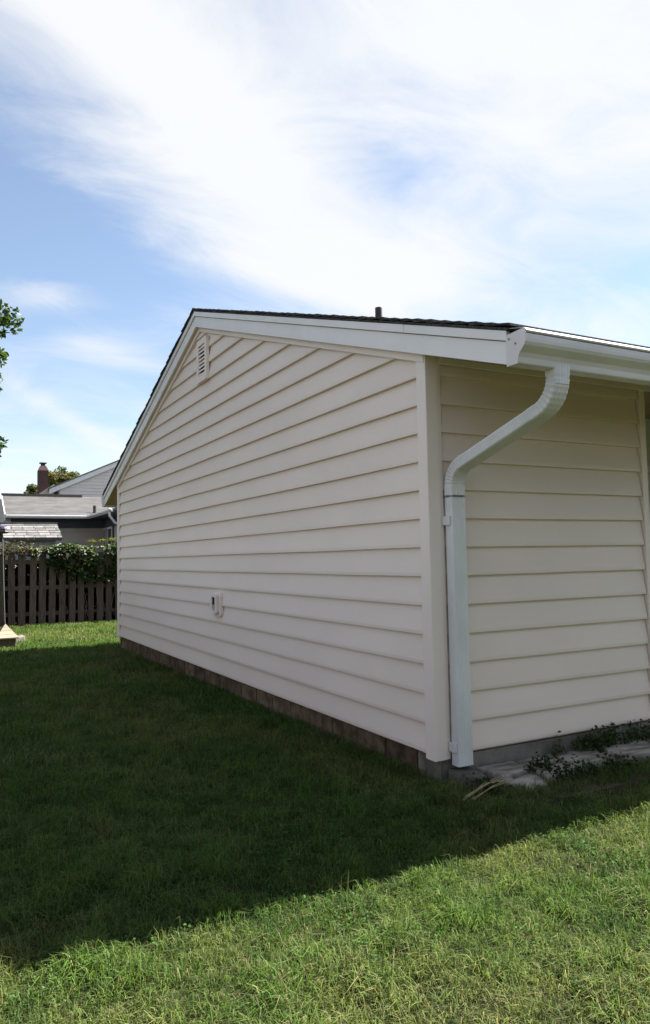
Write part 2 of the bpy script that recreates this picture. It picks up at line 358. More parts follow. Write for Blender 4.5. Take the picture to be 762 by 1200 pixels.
# gable wall backing and siding panels
def hw(z): return min(MID-0.02, (RB0+SL*(MID-EY)+0.05 - z)/SL)
gtop = RB0+SL*(MID-EY)+0.04
gw = bar_yz([(0.03, -0.02), (LY-0.03, -0.02), (LY-0.03, rb(LY)+0.04), (MID, gtop), (0.03, rb(0)+0.04)], 0.037, 0.20).build('gable_wall', 'siding', house)
zc = RB0+SL*(MID-EY)+0.05 - SL*(MID-0.02)
k = 0
while k*E < gtop-0.03:
    z0, z1 = k*E, min((k+1)*E+0.006, gtop+0.005)
    zs = [z0, z0+0.022] + ([zc] if z0+0.022 < zc < z1 else []) + [z1]
    def xo(z): return 0.0 if z <= z0+0.022 else 0.029*(z-z0-0.022)/(E-0.016)
    b = MB(); NS = 26; ph = random.uniform(0, 50)
    rows = [(z0+0.012, 0.0315), (z0, 0.0315)] + [(z, xo(z)) for z in zs]
    for (z, xq) in rows:
        for u in range(NS+1):
            yy = MID-hw(z)+2*hw(z)*u/NS
            wv = float(vnoise(np.array([yy*1.1+ph]), np.array([k*3.7]), 1.0, 51)[0])-0.5; wx_ = float(vnoise(np.array([yy*0.8+ph+9]), np.array([k*2.9]), 1.0, 52)[0])-0.5
            b.v.append((xq + (wx_*0.005 if z < z0+0.03 else 0), yy, z + (wv*0.005 if z < z0+0.03 else 0)))
    for a_ in range(len(rows)-1):
        for u in range(NS):
            b.f.append((a_*(NS+1)+u, a_*(NS+1)+u+1, (a_+1)*(NS+1)+u+1, (a_+1)*(NS+1)+u))
    b.build('siding_panel', 'siding', gw); k += 1

def front_run(wallname, xa, xb, yoff, ztop, wall_mat='siding'):
    fw = MB().box(xa, xb, yoff+0.037, yoff+0.18, -0.02, ztop).build(wallname, wall_mat, house)
    k = 0
    while k*E < ztop-0.02:
        z0, z1 = k*E, min((k+1)*E+0.006, ztop+0.003)
        b = MB(); prof = [(yoff+0.0315, z0+0.012), (yoff+0.0315, z0), (yoff, z0), (yoff, z0+0.022), (yoff+0.029*(z1-z0-0.022)/(E-0.016), z1)]
        b.v = [(xa+0.004, p[0], p[1]) for p in prof] + [(xb-0.004, p[0], p[1]) for p in prof]; n = len(prof)
        b.f = [(i, i+1, n+i+1, n+i) for i in range(n-1)]
        b.build('siding_panel', 'siding', fw); k += 1
    return fw
WX = 2.05
ZS = RB0 + SL*(0-EY) + 0.004        # soffit height at the wall
front_run('front_wall', 0.03, WX-0.01, 0.0, ZS+0.02)
REC0, REC1, RECD = 2.10, 3.75, 1.05
front_run('front_wall', REC1+0.05, HX, 0.0, ZS+0.02)
# entry recess: back wall, side walls, ceiling, door
rw = MB().box(REC0-0.05, REC1+0.05, RECD, RECD+0.15, -0.12, ZS+0.01).build('recess_wall', 'door', house)
MB().box(REC0-0.07, REC0-0.002, 0.10, RECD-0.003, -0.12, ZS+0.005).build('recess_wall', 'trim', house)
MB().box(REC1+0.002, REC1+0.06, 0.10, RECD-0.003, -0.12, ZS+0.005).build('recess_wall', 'trim', house)
MB().box(REC0-0.05, REC1+0.05, 0.03, RECD+0.1, ZS+0.012, ZS+0.03).build('porch_ceiling', 'soffit', house)
dr = MB().box(2.55, 3.45, RECD-0.05, RECD-0.004, -0.05, 2.05).build('entry_door', 'door', house, bevel=0.004)
for (xa, xb, za, zb) in ((2.65, 2.96, 0.15, 0.85), (3.04, 3.35, 0.15, 0.85), (2.65, 2.96, 1.0, 1.9), (3.04, 3.35, 1.0, 1.9)):
    MB().box(xa, xb, RECD-0.064, RECD-0.051, za, zb).build('door_panel', 'door', dr, bevel=0.006)
MB().tube([(3.39, RECD-0.05, 1.0), (3.39, RECD-0.10, 1.0), (3.30, RECD-0.10, 1.0)], 0.011).build('handle', 'brass', dr)
for (xa, xb, za, zb) in ((2.46, 2.545, -0.05, 2.13), (3.455, 3.54, -0.05, 2.13), (2.549, 3.451, 2.055, 2.13)):
    MB().box(xa, xb, RECD-0.03, RECD-0.002, za, zb).build('door_frame', 'white', dr, bevel=0.004)
MB().box(REC0-0.02, REC1+0.02, -0.15, RECD, -0.22, -0.06).build('door_step', 'concrete', house, bevel=0.01)

# corner posts: outside corner, J-channel steps
def corner_post(x, y, sx, sy, ztop_g, ztop_f, leg_g=0.10, leg_f=0.113):
    zb = -0.032
    o = 0.012
    # outline in plan going round the outside
    P = [(0.014, leg_g), (-o*0.35, leg_g), (-o*0.35, leg_g-0.012), (-o, leg_g-0.02), (-o, -o+0.004), (-o+0.004, -o),
         (leg_f-0.03, -o), (leg_f-0.026, -o*0.35), (leg_f, -o*0.35), (leg_f, 0.014), (0.014, 0.014)]
    P = [(x+sx*p[0], y+sy*p[1]) for p in P]
    return MB().prism(P, 'z', zb, min(ztop_g, ztop_f)).build('corner_post', 'trim', house)
corner_post(0, 0, 1, 1, rb(0)+0.02, ZS+0.01)
corner_post(0, LY, 1, -1, rb(0)+0.02, ZS+0.01)
# recess corner trims
MB().box(WX-0.008, REC0, -0.012, 0.10, -0.03, ZS+0.008).build('corner_post', 'trim', house, bevel=0.004)
MB().box(REC1, REC1+0.09, -0.012, 0.10, -0.03, ZS+0.008).build('corner_post', 'trim', house, bevel=0.004)
# rear and right walls
MB().box(0.03, HX, LY-0.18, LY-0.01, -0.02, ZS).build('rear_wall', 'siding', house)
bar_yz([(0.03, -0.02), (LY-0.03, -0.02), (LY-0.03, rb(LY)), (MID, gtop), (0.03, rb(0))], HX+0.003, HX+0.15).build('end_wall', 'siding', house)

# frieze strips under the rake
for (ya, yb) in ((0.0, MID), (MID, LY)):
    b = MB(); off = 0.052
    A = [(-0.018, ya, rb(ya)-off), (-0.018, yb, rb(yb)-off), (-0.018, yb, rb(yb)+0.03), (-0.018, ya, rb(ya)+0.03)]
    B = [(0.021, p[1], p[2]) for p in A]
    b.hexa(A, B).build('frieze_strip', 'trim', house, bevel=0.003)
# rake soffit (narrow) and eave soffits (sloping with the rafters)
for (ya, yb) in ((0.022, MID), (MID, LY-0.022)):
    A = [(X0+0.001, ya, rb(ya)+0.012), (X0+0.001, yb, rb(yb)+0.012), (0.10, yb, rb(yb)+0.012), (0.10, ya, rb(ya)+0.012)]
    MB().hexa(A, [(p[0], p[1], p[2]+0.02) for p in A]).build('rake_soffit', 'trim', house)
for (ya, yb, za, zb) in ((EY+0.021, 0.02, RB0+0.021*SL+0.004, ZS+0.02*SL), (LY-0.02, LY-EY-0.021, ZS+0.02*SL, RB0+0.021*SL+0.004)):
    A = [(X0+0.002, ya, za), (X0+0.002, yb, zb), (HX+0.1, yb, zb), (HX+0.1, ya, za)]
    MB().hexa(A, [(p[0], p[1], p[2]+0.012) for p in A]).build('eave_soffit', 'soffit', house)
    # quarter trim where soffit meets wall
MB().box(0.11, HX, -0.022, -0.003, ZS-0.055, ZS-0.008).build('frieze_strip', 'trim', house, bevel=0.003)

# rake boards: a wide lower board and a proud upper one, mitred at the ridge, with a joint near the eave
def rake(ya, yb, lo, hi, xf, xb_):
    A = [(xf, ya, rb(ya)+lo), (xf, yb, rb(yb)+lo), (xf, yb, rb(yb)+hi), (xf, ya, rb(ya)+hi)]
    MB().hexa(A, [(xb_, p[1], p[2]) for p in A]).build('rake_board', 'white', house, bevel=0.003)
for (ya, yb) in ((EY, MID-0.001), (MID+0.001, LY-EY)):
    rake(ya, yb, 0.0, 0.130, X0-0.014, X0)
rake(EY, 0.118, 0.133, 0.190, X0-0.032, X0); rake(0.121, MID-0.001, 0.133, 0.190, X0-0.0335, X0); rake(MID+0.001, LY-EY, 0.133, 0.190, X0-0.032, X0)
# fascia
MB().box(X0+0.001, HX+0.1, EY, EY+0.02, RB0, 2.485).build('fascia', 'white', house)
MB().box(X0+0.001, HX+0.1, LY-EY-0.02, LY-EY, RB0, 2.485).build('fascia', 'white', house)

# roof deck with shingle courses
def rtop(y): return rb(y)+0.193
b = MB(); A = [(X0-0.036, EY-0.02, rtop(EY-0.02)), (X0-0.036, MID, rtop(MID)), (X0-0.036, LY-EY+0.02, rtop(LY-EY+0.02))]
A2 = [(p[0], p[1], p[2]+0.014) for p in A]
n = 6; vs = A+A2; vs = vs + [(HX+0.14, p[1], p[2]) for p in vs]
b.add(vs, [(0,1,4,3),(1,2,5,4),(6,9,10,7),(7,10,11,8),(0,6,7,1),(1,7,8,2),(3,4,10,9),(4,5,11,10),(0,3,9,6),(2,8,11,5)])
roof = b.build('roof', 'shingle', house)
for side in (0, 1):
    y = EY-0.045; j = 0
    while y < MID-0.03:
        ya, yb = y, min(y+0.20, MID+0.0)
        xe = X0-0.042-rng.uniform(0, 0.014)
        P = []
        for yy, dz in ((ya, 0.016), (yb, 0.0)):
            for zt in (0.0, 0.008+rng.uniform(0, 0.004)):
                P.append((yy, RB0+SL*(yy-EY)+0.193+0.014+dz+zt))
        q = [P[0], P[2], P[3], P[1]]
        if side: q = [(LY-p[0], p[1]) for p in q]
        bar_yz(q, xe, HX+0.16).build('shingle_course', 'shingle', roof); y += 0.14; j += 1
zr = rtop(MID)+0.022
xx = X0-0.05
while xx < HX:
    l = 0.27
    MB().add([(xx, MID-0.13, zr-0.13*SL+0.012), (xx, MID, zr+0.02), (xx, MID+0.13, zr-0.13*SL+0.012), (xx+l, MID-0.13, zr-0.13*SL), (xx+l, MID, zr+0.006), (xx+l, MID+0.13, zr-0.13*SL),
              (xx, MID-0.13, zr-0.13*SL+0.002), (xx, MID, zr+0.008), (xx, MID+0.13, zr-0.13*SL+0.002)],
             [(0,1,4,3), (1,2,5,4), (0,6,7,1), (1,7,8,2)]).build('ridge_cap', 'shingle', roof); xx += 0.24

# gutter: K-style trough with guard and end cap
def gutter(sgn, yb):
    def Y(o): return yb + sgn*o
    xg0, xg1 = X0-0.03, HX+0.08
    prof = [(0.004, 2.470), (0.004, 2.298), (0.082, 2.298), (0.086, 2.304), (0.09, 2.333), (0.102, 2.356), (0.122, 2.373), (0.137, 2.386), (0.146, 2.403), (0.148, 2.420), (0.148, 2.446), (0.138, 2.446)]
    b = MB(); n = len(prof)
    b.v = [(xg0, Y(p[0]), p[1]) for p in prof] + [(xg1, Y(p[0]), p[1]) for p in prof]
    b.f = [(i, i+1, n+i+1, n+i) for i in range(n-1)]
    g = b.build('gutter', 'gutterw', house)
    sm = g.modifiers.new('shell', 'SOLIDIFY'); sm.thickness = 0.0025
    # nosed guard sheet from under the shingles to the lip
    gp = [(-0.03, 2.515), (0.03, 2.504), (0.10, 2.488), (0.135, 2.479), (0.149, 2.471), (0.153, 2.462), (0.149, 2.454), (0.14, 2.452)]
    b = MB(); n = len(gp)
    b.v = [(xg0+0.002, Y(p[0]), p[1]) for p in gp] + [(xg1, Y(p[0]), p[1]) for p in gp]; b.f = [(i, i+1, n+i+1, n+i) for i in range(n-1)]
    gg = b.build('gutter_guard', 'gutterw', g); sm = gg.modifiers.new('shell', 'SOLIDIFY'); sm.thickness = 0.002
    cap = [(0.0, 2.470), (0.0, 2.295), (0.084, 2.295), (0.092, 2.330), (0.104, 2.352), (0.139, 2.383), (0.150, 2.403), (0.152, 2.468), (0.14, 2.476)]
    bar_yz([(Y(p[0]), p[1]) for p in cap], xg0-0.006, xg0-0.0005).build('end_cap', 'gutterw', g, bevel=0.0015)
    for (o, z) in ((0.025, 2.443), (0.075, 2.406)):
        MB().tube([(xg0-0.005, Y(o), z), (xg0-0.011, Y(o), z)], 0.006, 10).build('rivet', 'pipe' if False else 'greypl', g)
    return g
gutter(-1, EY); gutter(1, LY-EY)

# downspout
DXc, DW, DD = 0.172, 0.118, 0.078       # centre x, width along x, depth
def spout_ring(c, tdir, sc=1.0, dsc=1.0):
    """rounded rectangle with shallow flutes; tdir is the tangent in the y-z plane"""
    nrm = Vector((0, tdir.z, -tdir.y)); pts = []
    hwid, hd = DW/2*sc, DD/2*sc*dsc
    base = []
    cr = 0.014
    for (cx, cy, a0) in ((hwid-cr, hd-cr, 0), (-hwid+cr, hd-cr, 90), (-hwid+cr, -hd+cr, 180), (hwid-cr, -hd+cr, 270)):
        for s in range(4):
            a = R(a0+30*s); base.append((cx+cr*math.cos(a), cy+cr*math.sin(a)))
    out = []
    for i, p in enumerate(base):
        out.append(p); q = base[(i+1) % len(base)]
        dx, dy = q[0]-p[0], q[1]-p[1]; l = math.hypot(dx, dy)
        if l > 0.03:
            nx_, ny_ = dy/l, -dx/l
            k_ = 4
            for s in range(k_):
                for tt, dep in (((s+0.25)/k_, 0), ((s+0.5)/k_, 0.0022), ((s+0.75)/k_, 0)):
                    out.append((p[0]+dx*tt - nx_*dep, p[1]+dy*tt - ny_*dep))
    X = Vector((1, 0, 0))
    return [c + X*p[0] + nrm*p[1] for p in out]
YW = -0.052
ZB = -0.065
def skew(b):
    b.v = [(x+0.068*max(0.0, min(1.0, (YW-0.05-y)/0.80)), y, z) for (x, y, z) in b.v]; return b
path_top = Vector((DXc, EY-0.05, 2.315))
# straight lower run
dn = MB(); dn.sweep([spout_ring(Vector((DXc, YW, z)), Vector((0, 0, -1))) for z in (1.70, 1.2, 0.6, 0.12)], False)
dn.sweep([spout_ring(Vector((DXc, YW, z)), Vector((0, 0, -1)), s) for z, s in ((0.13, 1.02), (0.05, 1.03), (ZB, 1.035))])
dsp = dn.build('downspout', 'spout', house)
def elbow(p0, d0, d1, Lr, nseg, name='elbow', crimp=0.055, tail=0.05):
    """bend from direction d0 to d1; crimps on the inside"""
    rings = []; p = p0.copy(); ang0 = math.atan2(d0.z, d0.y); ang1 = math.atan2(d1.z, d1.y)
    if ang1-ang0 > math.pi: ang1 -= 2*math.pi
    if ang0-ang1 > math.pi: ang1 += 2*math.pi
    rings.append(spout_ring(p - d0*tail, d0, 1.03)); 
    n = nseg*2
    for i in range(n+1):
        a = ang0 + (ang1-ang0)*i/n; d = Vector((0, math.cos(a), math.sin(a)))
        rings.append(spout_ring(p, d, 1.03 - (crimp if i % 2 else 0)))
        p = p + d*(Lr/n)
    d = Vector((0, math.cos(ang1), math.sin(ang1)))
    rings.append(spout_ring(p + d*tail, d, 1.03))
    skew(MB().sweep(rings)).build(name, 'spout', dsp)
    return p
down = Vector((0, 0, -1))
P_low = Vector((0, YW, 1.80)); P_up0 = path_top + down*0.045
# direction of the slanted run
diag = Vector((0, (YW-0.09)-(P_up0.y+0.09)+0.0, 0)); diag = Vector((0, 0.945, -0.327)).normalized()
pe = elbow(Vector((DXc, P_up0.y, P_up0.z)), down, diag, 0.23, 8)
# find end of diagonal so that second elbow lands on the wall run
rel = Vector((0, 0, 0)); a0 = math.atan2(diag.z, diag.y); a1 = -math.pi/2; n = 16
for i in range(n+1):
    a = a0+(a1-a0)*i/n; rel = rel + Vector((0, math.cos(a), math.sin(a)))*(0.19/n)
tl = (YW - rel.y - pe.y)/diag.y
ps = pe + diag*tl
dg = MB(); dg.sweep([spout_ring(pe+diag*(0.02+(tl-0.04)*i_/5), diag) for i_ in range(6)]); skew(dg).build('spout_run', 'spout', dsp)
pl = elbow(Vector((DXc, ps.y, ps.z)), diag, down, 0.19, 8)
MB().sweep([spout_ring(Vector((DXc, YW, pl.z-0.02)), down), spout_ring(Vector((DXc, YW, 1.65)), down)]).build('spout_run', 'spout', dsp)
skew(MB().sweep([spout_ring(path_top+Vector((0,0,0.02)), down, 0.97), spout_ring(path_top+down*0.1, down, 0.97)])).build('outlet', 'spout', dsp)
for z in (1.50, 0.05):
    MB().box(DXc-DW/2-0.016, DXc-DW/2-0.003, YW-0.028, -0.004, z-0.03, z+0.03).build('strap', 'spout', dsp, bevel=0.003)

# gable vent
vy0, vy1, vz0, vz1 = 4.31, 4.67, 3.415, 3.935
gv = MB().box(0.012, 0.018, vy0+0.01, vy1-0.01, vz0+0.01, vz1-0.01).build('gable_vent', 'dark', house)
fw_ = 0.06
for (ya, yb, za, zb) in ((vy0, vy0+fw_, vz0, vz1), (vy1-fw_, vy1, vz0, vz1), (vy0+fw_, vy1-fw_, vz0, vz0+0.075), (vy0+fw_, vy1-fw_, vz1-0.075, vz1)):
    MB().box(-0.034, 0.010, ya, yb, za, zb).build('vent_frame', 'trim', gv, bevel=0.004)
nsl = 8
for i in range(nsl):
    z = vz0+0.075 + (vz1-vz0-0.15)*(i+0.5)/nsl
    MB().add([(-0.024, vy0+fw_, z-0.013), (-0.024, vy1-fw_, z-0.013), (-0.020, vy1-fw_, z+0.010), (-0.020, vy0+fw_, z+0.010),
              (0.004, vy0+fw_, z+0.004), (0.004, vy1-fw_, z+0.004), (0.004, vy1-fw_, z+0.016), (0.004, vy0+fw_, z+0.016)],
             [(0,3,2,1),(4,5,6,7),(0,1,5,4),(2,3,7,6)]).build('slat', 'trim', gv)

# utility box on the gable wall
def rrect(y0, y1, z0, z1, r, n=5):
    P = []
    for (cy, cz, a0) in ((y1-r, z1-r, 0), (y0+r, z1-r, 90), (y0+r, z0+r, 180), (y1-r, z0+r, 270)):
        for s in range(n): P.append((cy+r*math.cos(R(a0+90*s/(n-1))), cz+r*math.sin(R(a0+90*s/(n-1)))))
    return P
oy0, oy1, oz0, oz1 = 3.93, 4.16, 0.635, 0.905
ob = bar_yz(rrect(oy0, oy1, oz0, oz1, 0.045), -0.022, 0.018).build('hose_box', 'trim', house, bevel=0.006)
def ring_yz(o, i_, x0, x1):
    n = len(o); b = MB()
    b.v = [(x0, *p) for p in o] + [(x0, *p) for p in i_] + [(x1, *p) for p in o] + [(x1, *p) for p in i_]
    for k in range(n):
        l = (k+1) % n
        b.f += [(k, l, n+l, n+k), (2*n+k, 3*n+k, 3*n+l, 2*n+l), (k, 2*n+k, 2*n+l, l), (n+k, n+l, 3*n+l, 3*n+k)]
    return b
ring_yz(rrect(oy0+0.045, oy1-0.004, oz0+0.035, oz1-0.012, 0.035), rrect(oy0+0.085, oy1-0.045, oz0+0.065, oz1-0.05, 0.02), -0.060, -0.0225).build('box_rim', 'trim', ob, bevel=0.004)
MB().box(-0.030, -0.0225, oy0+0.087, oy1-0.047, oz0+0.067, oz1-0.052).build('box_back', 'greypl', ob)
MB().box(-0.050, -0.0305, oy0+0.090, oy1-0.050, oz0+0.145, oz1-0.056).build('recess_dark', 'dark', ob, bevel=0.004)  # near-black block painted in for the shade of the box recess
MB().tube([(-0.049, (oy0+oy1)/2+0.02, oz0+0.155), (-0.064, (oy0+oy1)/2+0.02, oz0+0.152)], 0.016, 10).build('valve_knob', 'greenpl', ob, bevel=0.002)

# plumbing vent pipe through the roof
d = ray(444, 369); tt = 0
p = CAM + d*7.6
pz0 = rb(p.y)+0.2
top = CAM + ray(444.5, 360.5)*7.6
pp = MB().tube([(p.x, p.y, pz0-0.05), (p.x, p.y, top.z)], 0.037, 16)
pipe = pp.build('vent_pipe', 'pipe', house, smooth=False, bevel=0.003)
MB().tube([(p.x, p.y, pz0), (p.x, p.y, pz0+0.09)], [0.075, 0.042], 16).build('pipe_flashing', 'pipe', pipe)

# foundation: stained blocks on the gable side, poured concrete on the front
fd = MB().box(0.055, 0.25, 0.03, LY-0.03, -0.45, -0.023).build('foundation', 'mortar', house)
y = 0.0; j = 0
while y < LY-0.05:
    l = 0.40
    ye = min(y+l, LY)
    if j == 0: ye = 0.26
    MB().box(0.034+rng.uniform(0, 0.008), 0.054, y+0.006, ye-0.006, -0.21+rng.uniform(-0.004, 0.004), -0.024).build('foundation_block', 'block' if j else 'concrete', fd, bevel=0.008)
    MB().box(0.030+rng.uniform(0, 0.012), 0.054, y-0.15*(j > 0)+0.006, ye-0.15*(ye < LY-0.2)-0.006, -0.42, -0.221).build('foundation_block', 'block', fd, bevel=0.004)
    y = ye; j += 1
MB().box(0.057, HX, 0.012, 0.2, -0.45, -0.023).build('foundation', 'concrete', house)

# ------------------------------------------------------------------ flagstones, splash block, sticks
paving = MB().box(0.22, 4.6, -0.62, 0.028, -0.34, -0.172).build('paving_bed', 'soil', kind='structure')
def stone(poly, z0, z1, tilt=(0, 0), seed=0):
    r = random.Random(seed); P = []
    n = len(poly)
    for i in range(n):
        a, c = poly[i], poly[(i+1) % n]
        for s in range(4):
            tt = s/4; P.append((a[0]+(c[0]-a[0])*tt + r.uniform(-1, 1)*0.011, a[1]+(c[1]-a[1])*tt + r.uniform(-1, 1)*0.011))
    cx = sum(p[0] for p in P)/len(P); cy = sum(p[1] for p in P)/len(P)
    def zt(p): return z1 + tilt[0]*(p[0]-cx) + tilt[1]*(p[1]-cy)
    b = MB(); n = len(P)
    b.v = [(p[0], p[1], z0) for p in P] + [(p[0], p[1], zt(p)-0.008) for p in P] + [(cx+(p[0]-cx)*0.95, cy+(p[1]-cy)*0.93, zt(p)+r.uniform(-0.003, 0.003)) for p in P] + [(cx, cy, z1+0.002)]
    for k in range(n):
        l = (k+1) % n
        b.f += [(k, l, n+l, n+k), (n+k, n+l, 2*n+l, 2*n+k), (2*n+k, 2*n+l, 3*n)]
    return b.build('flagstone', 'flag', paving)
STONES = [
    [(0.30, -0.02), (0.62, 0.0), (0.60, -0.20), (0.33, -0.26)],
    [(0.32, -0.285), (0.585, -0.225), (0.56, -0.40), (0.40, -0.45)],
    [(0.645, 0.0), (0.98, 0.0), (0.92, -0.14), (0.63, -0.17)],
    [(0.625, -0.195), (0.93, -0.165), (0.95, -0.30), (0.61, -0.37)],
    [(1.00, 0.0), (1.42, 0.0), (1.35, -0.10), (0.96, -0.13)],
    [(0.975, -0.155), (1.36, -0.125), (1.34, -0.25), (0.97, -0.29)],
    [(1.44, -0.01), (1.86, 0.0), (1.83, -0.18), (1.39, -0.15)],
    [(1.385, -0.17), (1.83, -0.205), (1.80, -0.36), (1.36, -0.33)],
    [(1.88, 0.0), (2.06, 0.0), (2.06, -0.22), (1.86, -0.20)],
    [(1.855, -0.225), (2.30, -0.24), (2.32, -0.44), (1.83, -0.40)],
    [(2.34, -0.17), (2.80, -0.17), (2.82, -0.44), (2.35, -0.43)],
    [(2.83, -0.17), (3.35, -0.17), (3.30, -0.45), (2.84, -0.42)]]
for i, s in enumerate(STONES):
    stone(s, -0.30, -0.118 - 0.012*(sum(p[1] for p in s)/4 < -0.15) + random.uniform(-0.012, 0.010), (random.uniform(-0.05, 0.05), random.uniform(-0.02, 0.10)), i)

sb = MB().add([(0.075, -0.185, -0.33), (0.27, -0.185, -0.33), (0.27, -0.005, -0.33), (0.075, -0.005, -0.33), (0.08, -0.18, -0.105), (0.265, -0.18, -0.11), (0.265, -0.005, -0.09), (0.08, -0.005, -0.086)],
              [(0,3,2,1),(4,5,6,7),(0,1,5,4),(1,2,6,5),(2,3,7,6),(3,0,4,7)]).build('splash_block', 'wetconc', bevel=0.02)
tag(sb, 'rough grey concrete block under the foot of the white downspout', 'concrete block')

sticks = thing('straw_bundle', 'few dry straw stalks lying across the flagstone end by the downspout', 'straw', (0.33, -0.42, -0.17))
for i in range(7):
    a = at(548, 938, Z=-0.16) + Vector((random.uniform(-.03, .03), random.uniform(-.03, .03), random.uniform(0, .02)))
    e = at(592, 914, Z=-0.12) + Vector((random.uniform(-.03, .05), random.uniform(-.05, .05), random.uniform(0, .02)))
    mdl = (a+e)/2 + Vector((random.uniform(-.02, .02), random.uniform(-.02, .02), 0.02))
    MB().tube([a, mdl, e], 0.0022, 5).build('stalk', 'straw', sticks)
# dark clods at the end of the paving
for i, (x, y, s) in enumerate(((0.36, -0.30, 0.055), (0.44, -0.47, 0.06), (0.30, -0.22, 0.045))):
    import bmesh
    bm = bmesh.new(); bmesh.ops.create_icosphere(bm, subdivisions=3, radius=s)
    for v in bm.verts:
        v.co *= 1 + 0.35*(float(vnoise(np.array([v.co.x*40+9+i*7]), np.array([v.co.y*40+v.co.z*31+20]), 1.0, 5)[0])-0.5); v.co.z *= 0.7
    me = bpy.data.meshes.new('soil_clod'); bm.to_mesh(me); bm.free(); me.materials.append(M['soil'])
    o = bpy.data.objects.new('soil_clod', me); COL.objects.link(o); o.location = (x, y, -0.175)
    tag(o, ['dark soil clod against the pale flagstone end', 'dark soil clod beside the dry straw stalks', 'dark soil clod next to the splash block'][i], 'clod', 'soil clods at the paving end')

# ------------------------------------------------------------------ plants
def jitcol(N, c, v=0.25, hue=0.12):
    c = np.asarray(c, float)[None]*np.ones((N, 1)); k = rng.uniform(1-v, 1+v, (N, 1)); h = rng.normal(0, hue*0.6, (N, 1))
    c = c*k*0.7; c[:, 0:1] *= 1+h; c[:, 2:3] *= 1-h*0.5
    return np.clip(c, 0.004, 0.9)
def weed(name, label, spots, size, cols, n, spread, height, group=None):
    P = []; S_ = []; C = []
    root = thing(name, label, 'weed', (spots[0][0], spots[0][1], spots[0][2]), group)
    st = MB()
    for (x, y, z, sc) in spots:
        k = int(n*sc)
        for s in range(max(3, int(5*sc))):
            a = random.uniform(0, 6.28); h = height*sc*random.uniform(0.5, 1.1); rr = spread*sc*random.uniform(0.1, 0.8)
            tip = Vector((x+rr*math.cos(a), min(y+rr*math.sin(a)*0.6, -0.03), z+h)); st.tube([(x, y, z-0.03), (x+(tip.x-x)*0.35, y+(tip.y-y)*0.35, z+h*0.6), tip], [0.003, 0.002, 0.001], 4)
            m_ = max(4, k//5); tt = rng.uniform(0.15, 1, m_)
            base = np.array([x, y, z])[None]*(1-tt[:, None]) + np.array(tip)[None]*tt[:, None]
            pts = base + rng.normal(0, 0.022*sc+0.008, (m_, 3)); pts[:, 1] = np.minimum(pts[:, 1], -0.02); pts[:, 2] = np.maximum(pts[:, 2], z+0.005)
            P.append(pts); S_.append(rng.uniform(0.6, 1.25, m_)*size); C.append(jitcol(m_, cols[random.randrange(len(cols))]))
    st.build('stem', mat_stem, root, kind='stuff')
    lf = leaves('leaves', np.concatenate(P), np.concatenate(S_), np.concatenate(C), M['leaf'], flat=0.7, aspect=0.6); attach(lf, root)
    return root
mat_stem = mat('green_stem', (0.06, 0.09, 0.025), (0.09, 0.11, 0.03), 0.7, 20)
G1, G2, G3 = (0.045, 0.085, 0.022), (0.06, 0.10, 0.028), (0.03, 0.06, 0.018)
def wsp(lst, zz, y=None):
    o = []
    for (px, py, sc) in lst:
        p = at(px, py, Y=y) if y is not None else at(px, py, Z=zz)
        o.append((p.x, min(p.y, -0.03), zz, sc))
    return o
weed('broadleaf_weed', 'dense low weed patch against the foundation left of the entry', [(x_, -0.055-0.03*(i_ % 2), -0.115, random.uniform(0.7, 1.1)) for i_, x_ in enumerate(np.arange(1.38, 2.05, 0.095))], 0.030, (G1, G2, G3), 60, 0.08, 0.10)
weed('broadleaf_weed', 'leafy weed clump against the concrete foundation in mid wall', wsp([(690, 868, 1.0), (700, 866, 1.2), (712, 866, 1.0), (680, 872, 0.8)], -0.115, -0.06), 0.030, (G1, G2, G3), 60, 0.08, 0.10)
weed('broadleaf_weed', 'small upright weed rising from a crack nearest the downspout', wsp([(640, 882, 0.7), (648, 880, 0.9)], -0.12), 0.026, (G1, G2), 45, 0.06, 0.11)
weed('broadleaf_weed', 'flat weed rosette spreading over the flagstones by the straw', wsp([(632, 897, 0.9), (645, 900, 1.0), (625, 905, 0.9)], -0.125), 0.030, (G1, G3), 60, 0.10, 0.04)
weed('broadleaf_weed', 'weed tuft creeping over the outer edge of the paving', wsp([(715, 897, 0.9), (725, 900, 1.0), (735, 896, 0.8)], -0.13), 0.028, (G2, G3), 60, 0.09, 0.05)

weed('broadleaf_weed', 'ragged weed tuft growing round the dirty splash block', wsp([(552, 924, 0.8), (566, 926, 0.9), (580, 930, 0.9)], -0.18), 0.028, (G1, G3), 60, 0.08, 0.08)
weed('broadleaf_weed', 'low weed mat along the outer paving edge before the mid wall', wsp([(655, 912, 0.9), (668, 910, 1.0), (682, 906, 1.0), (695, 905, 0.9)], -0.15), 0.028, (G2, G3), 60, 0.09, 0.07)

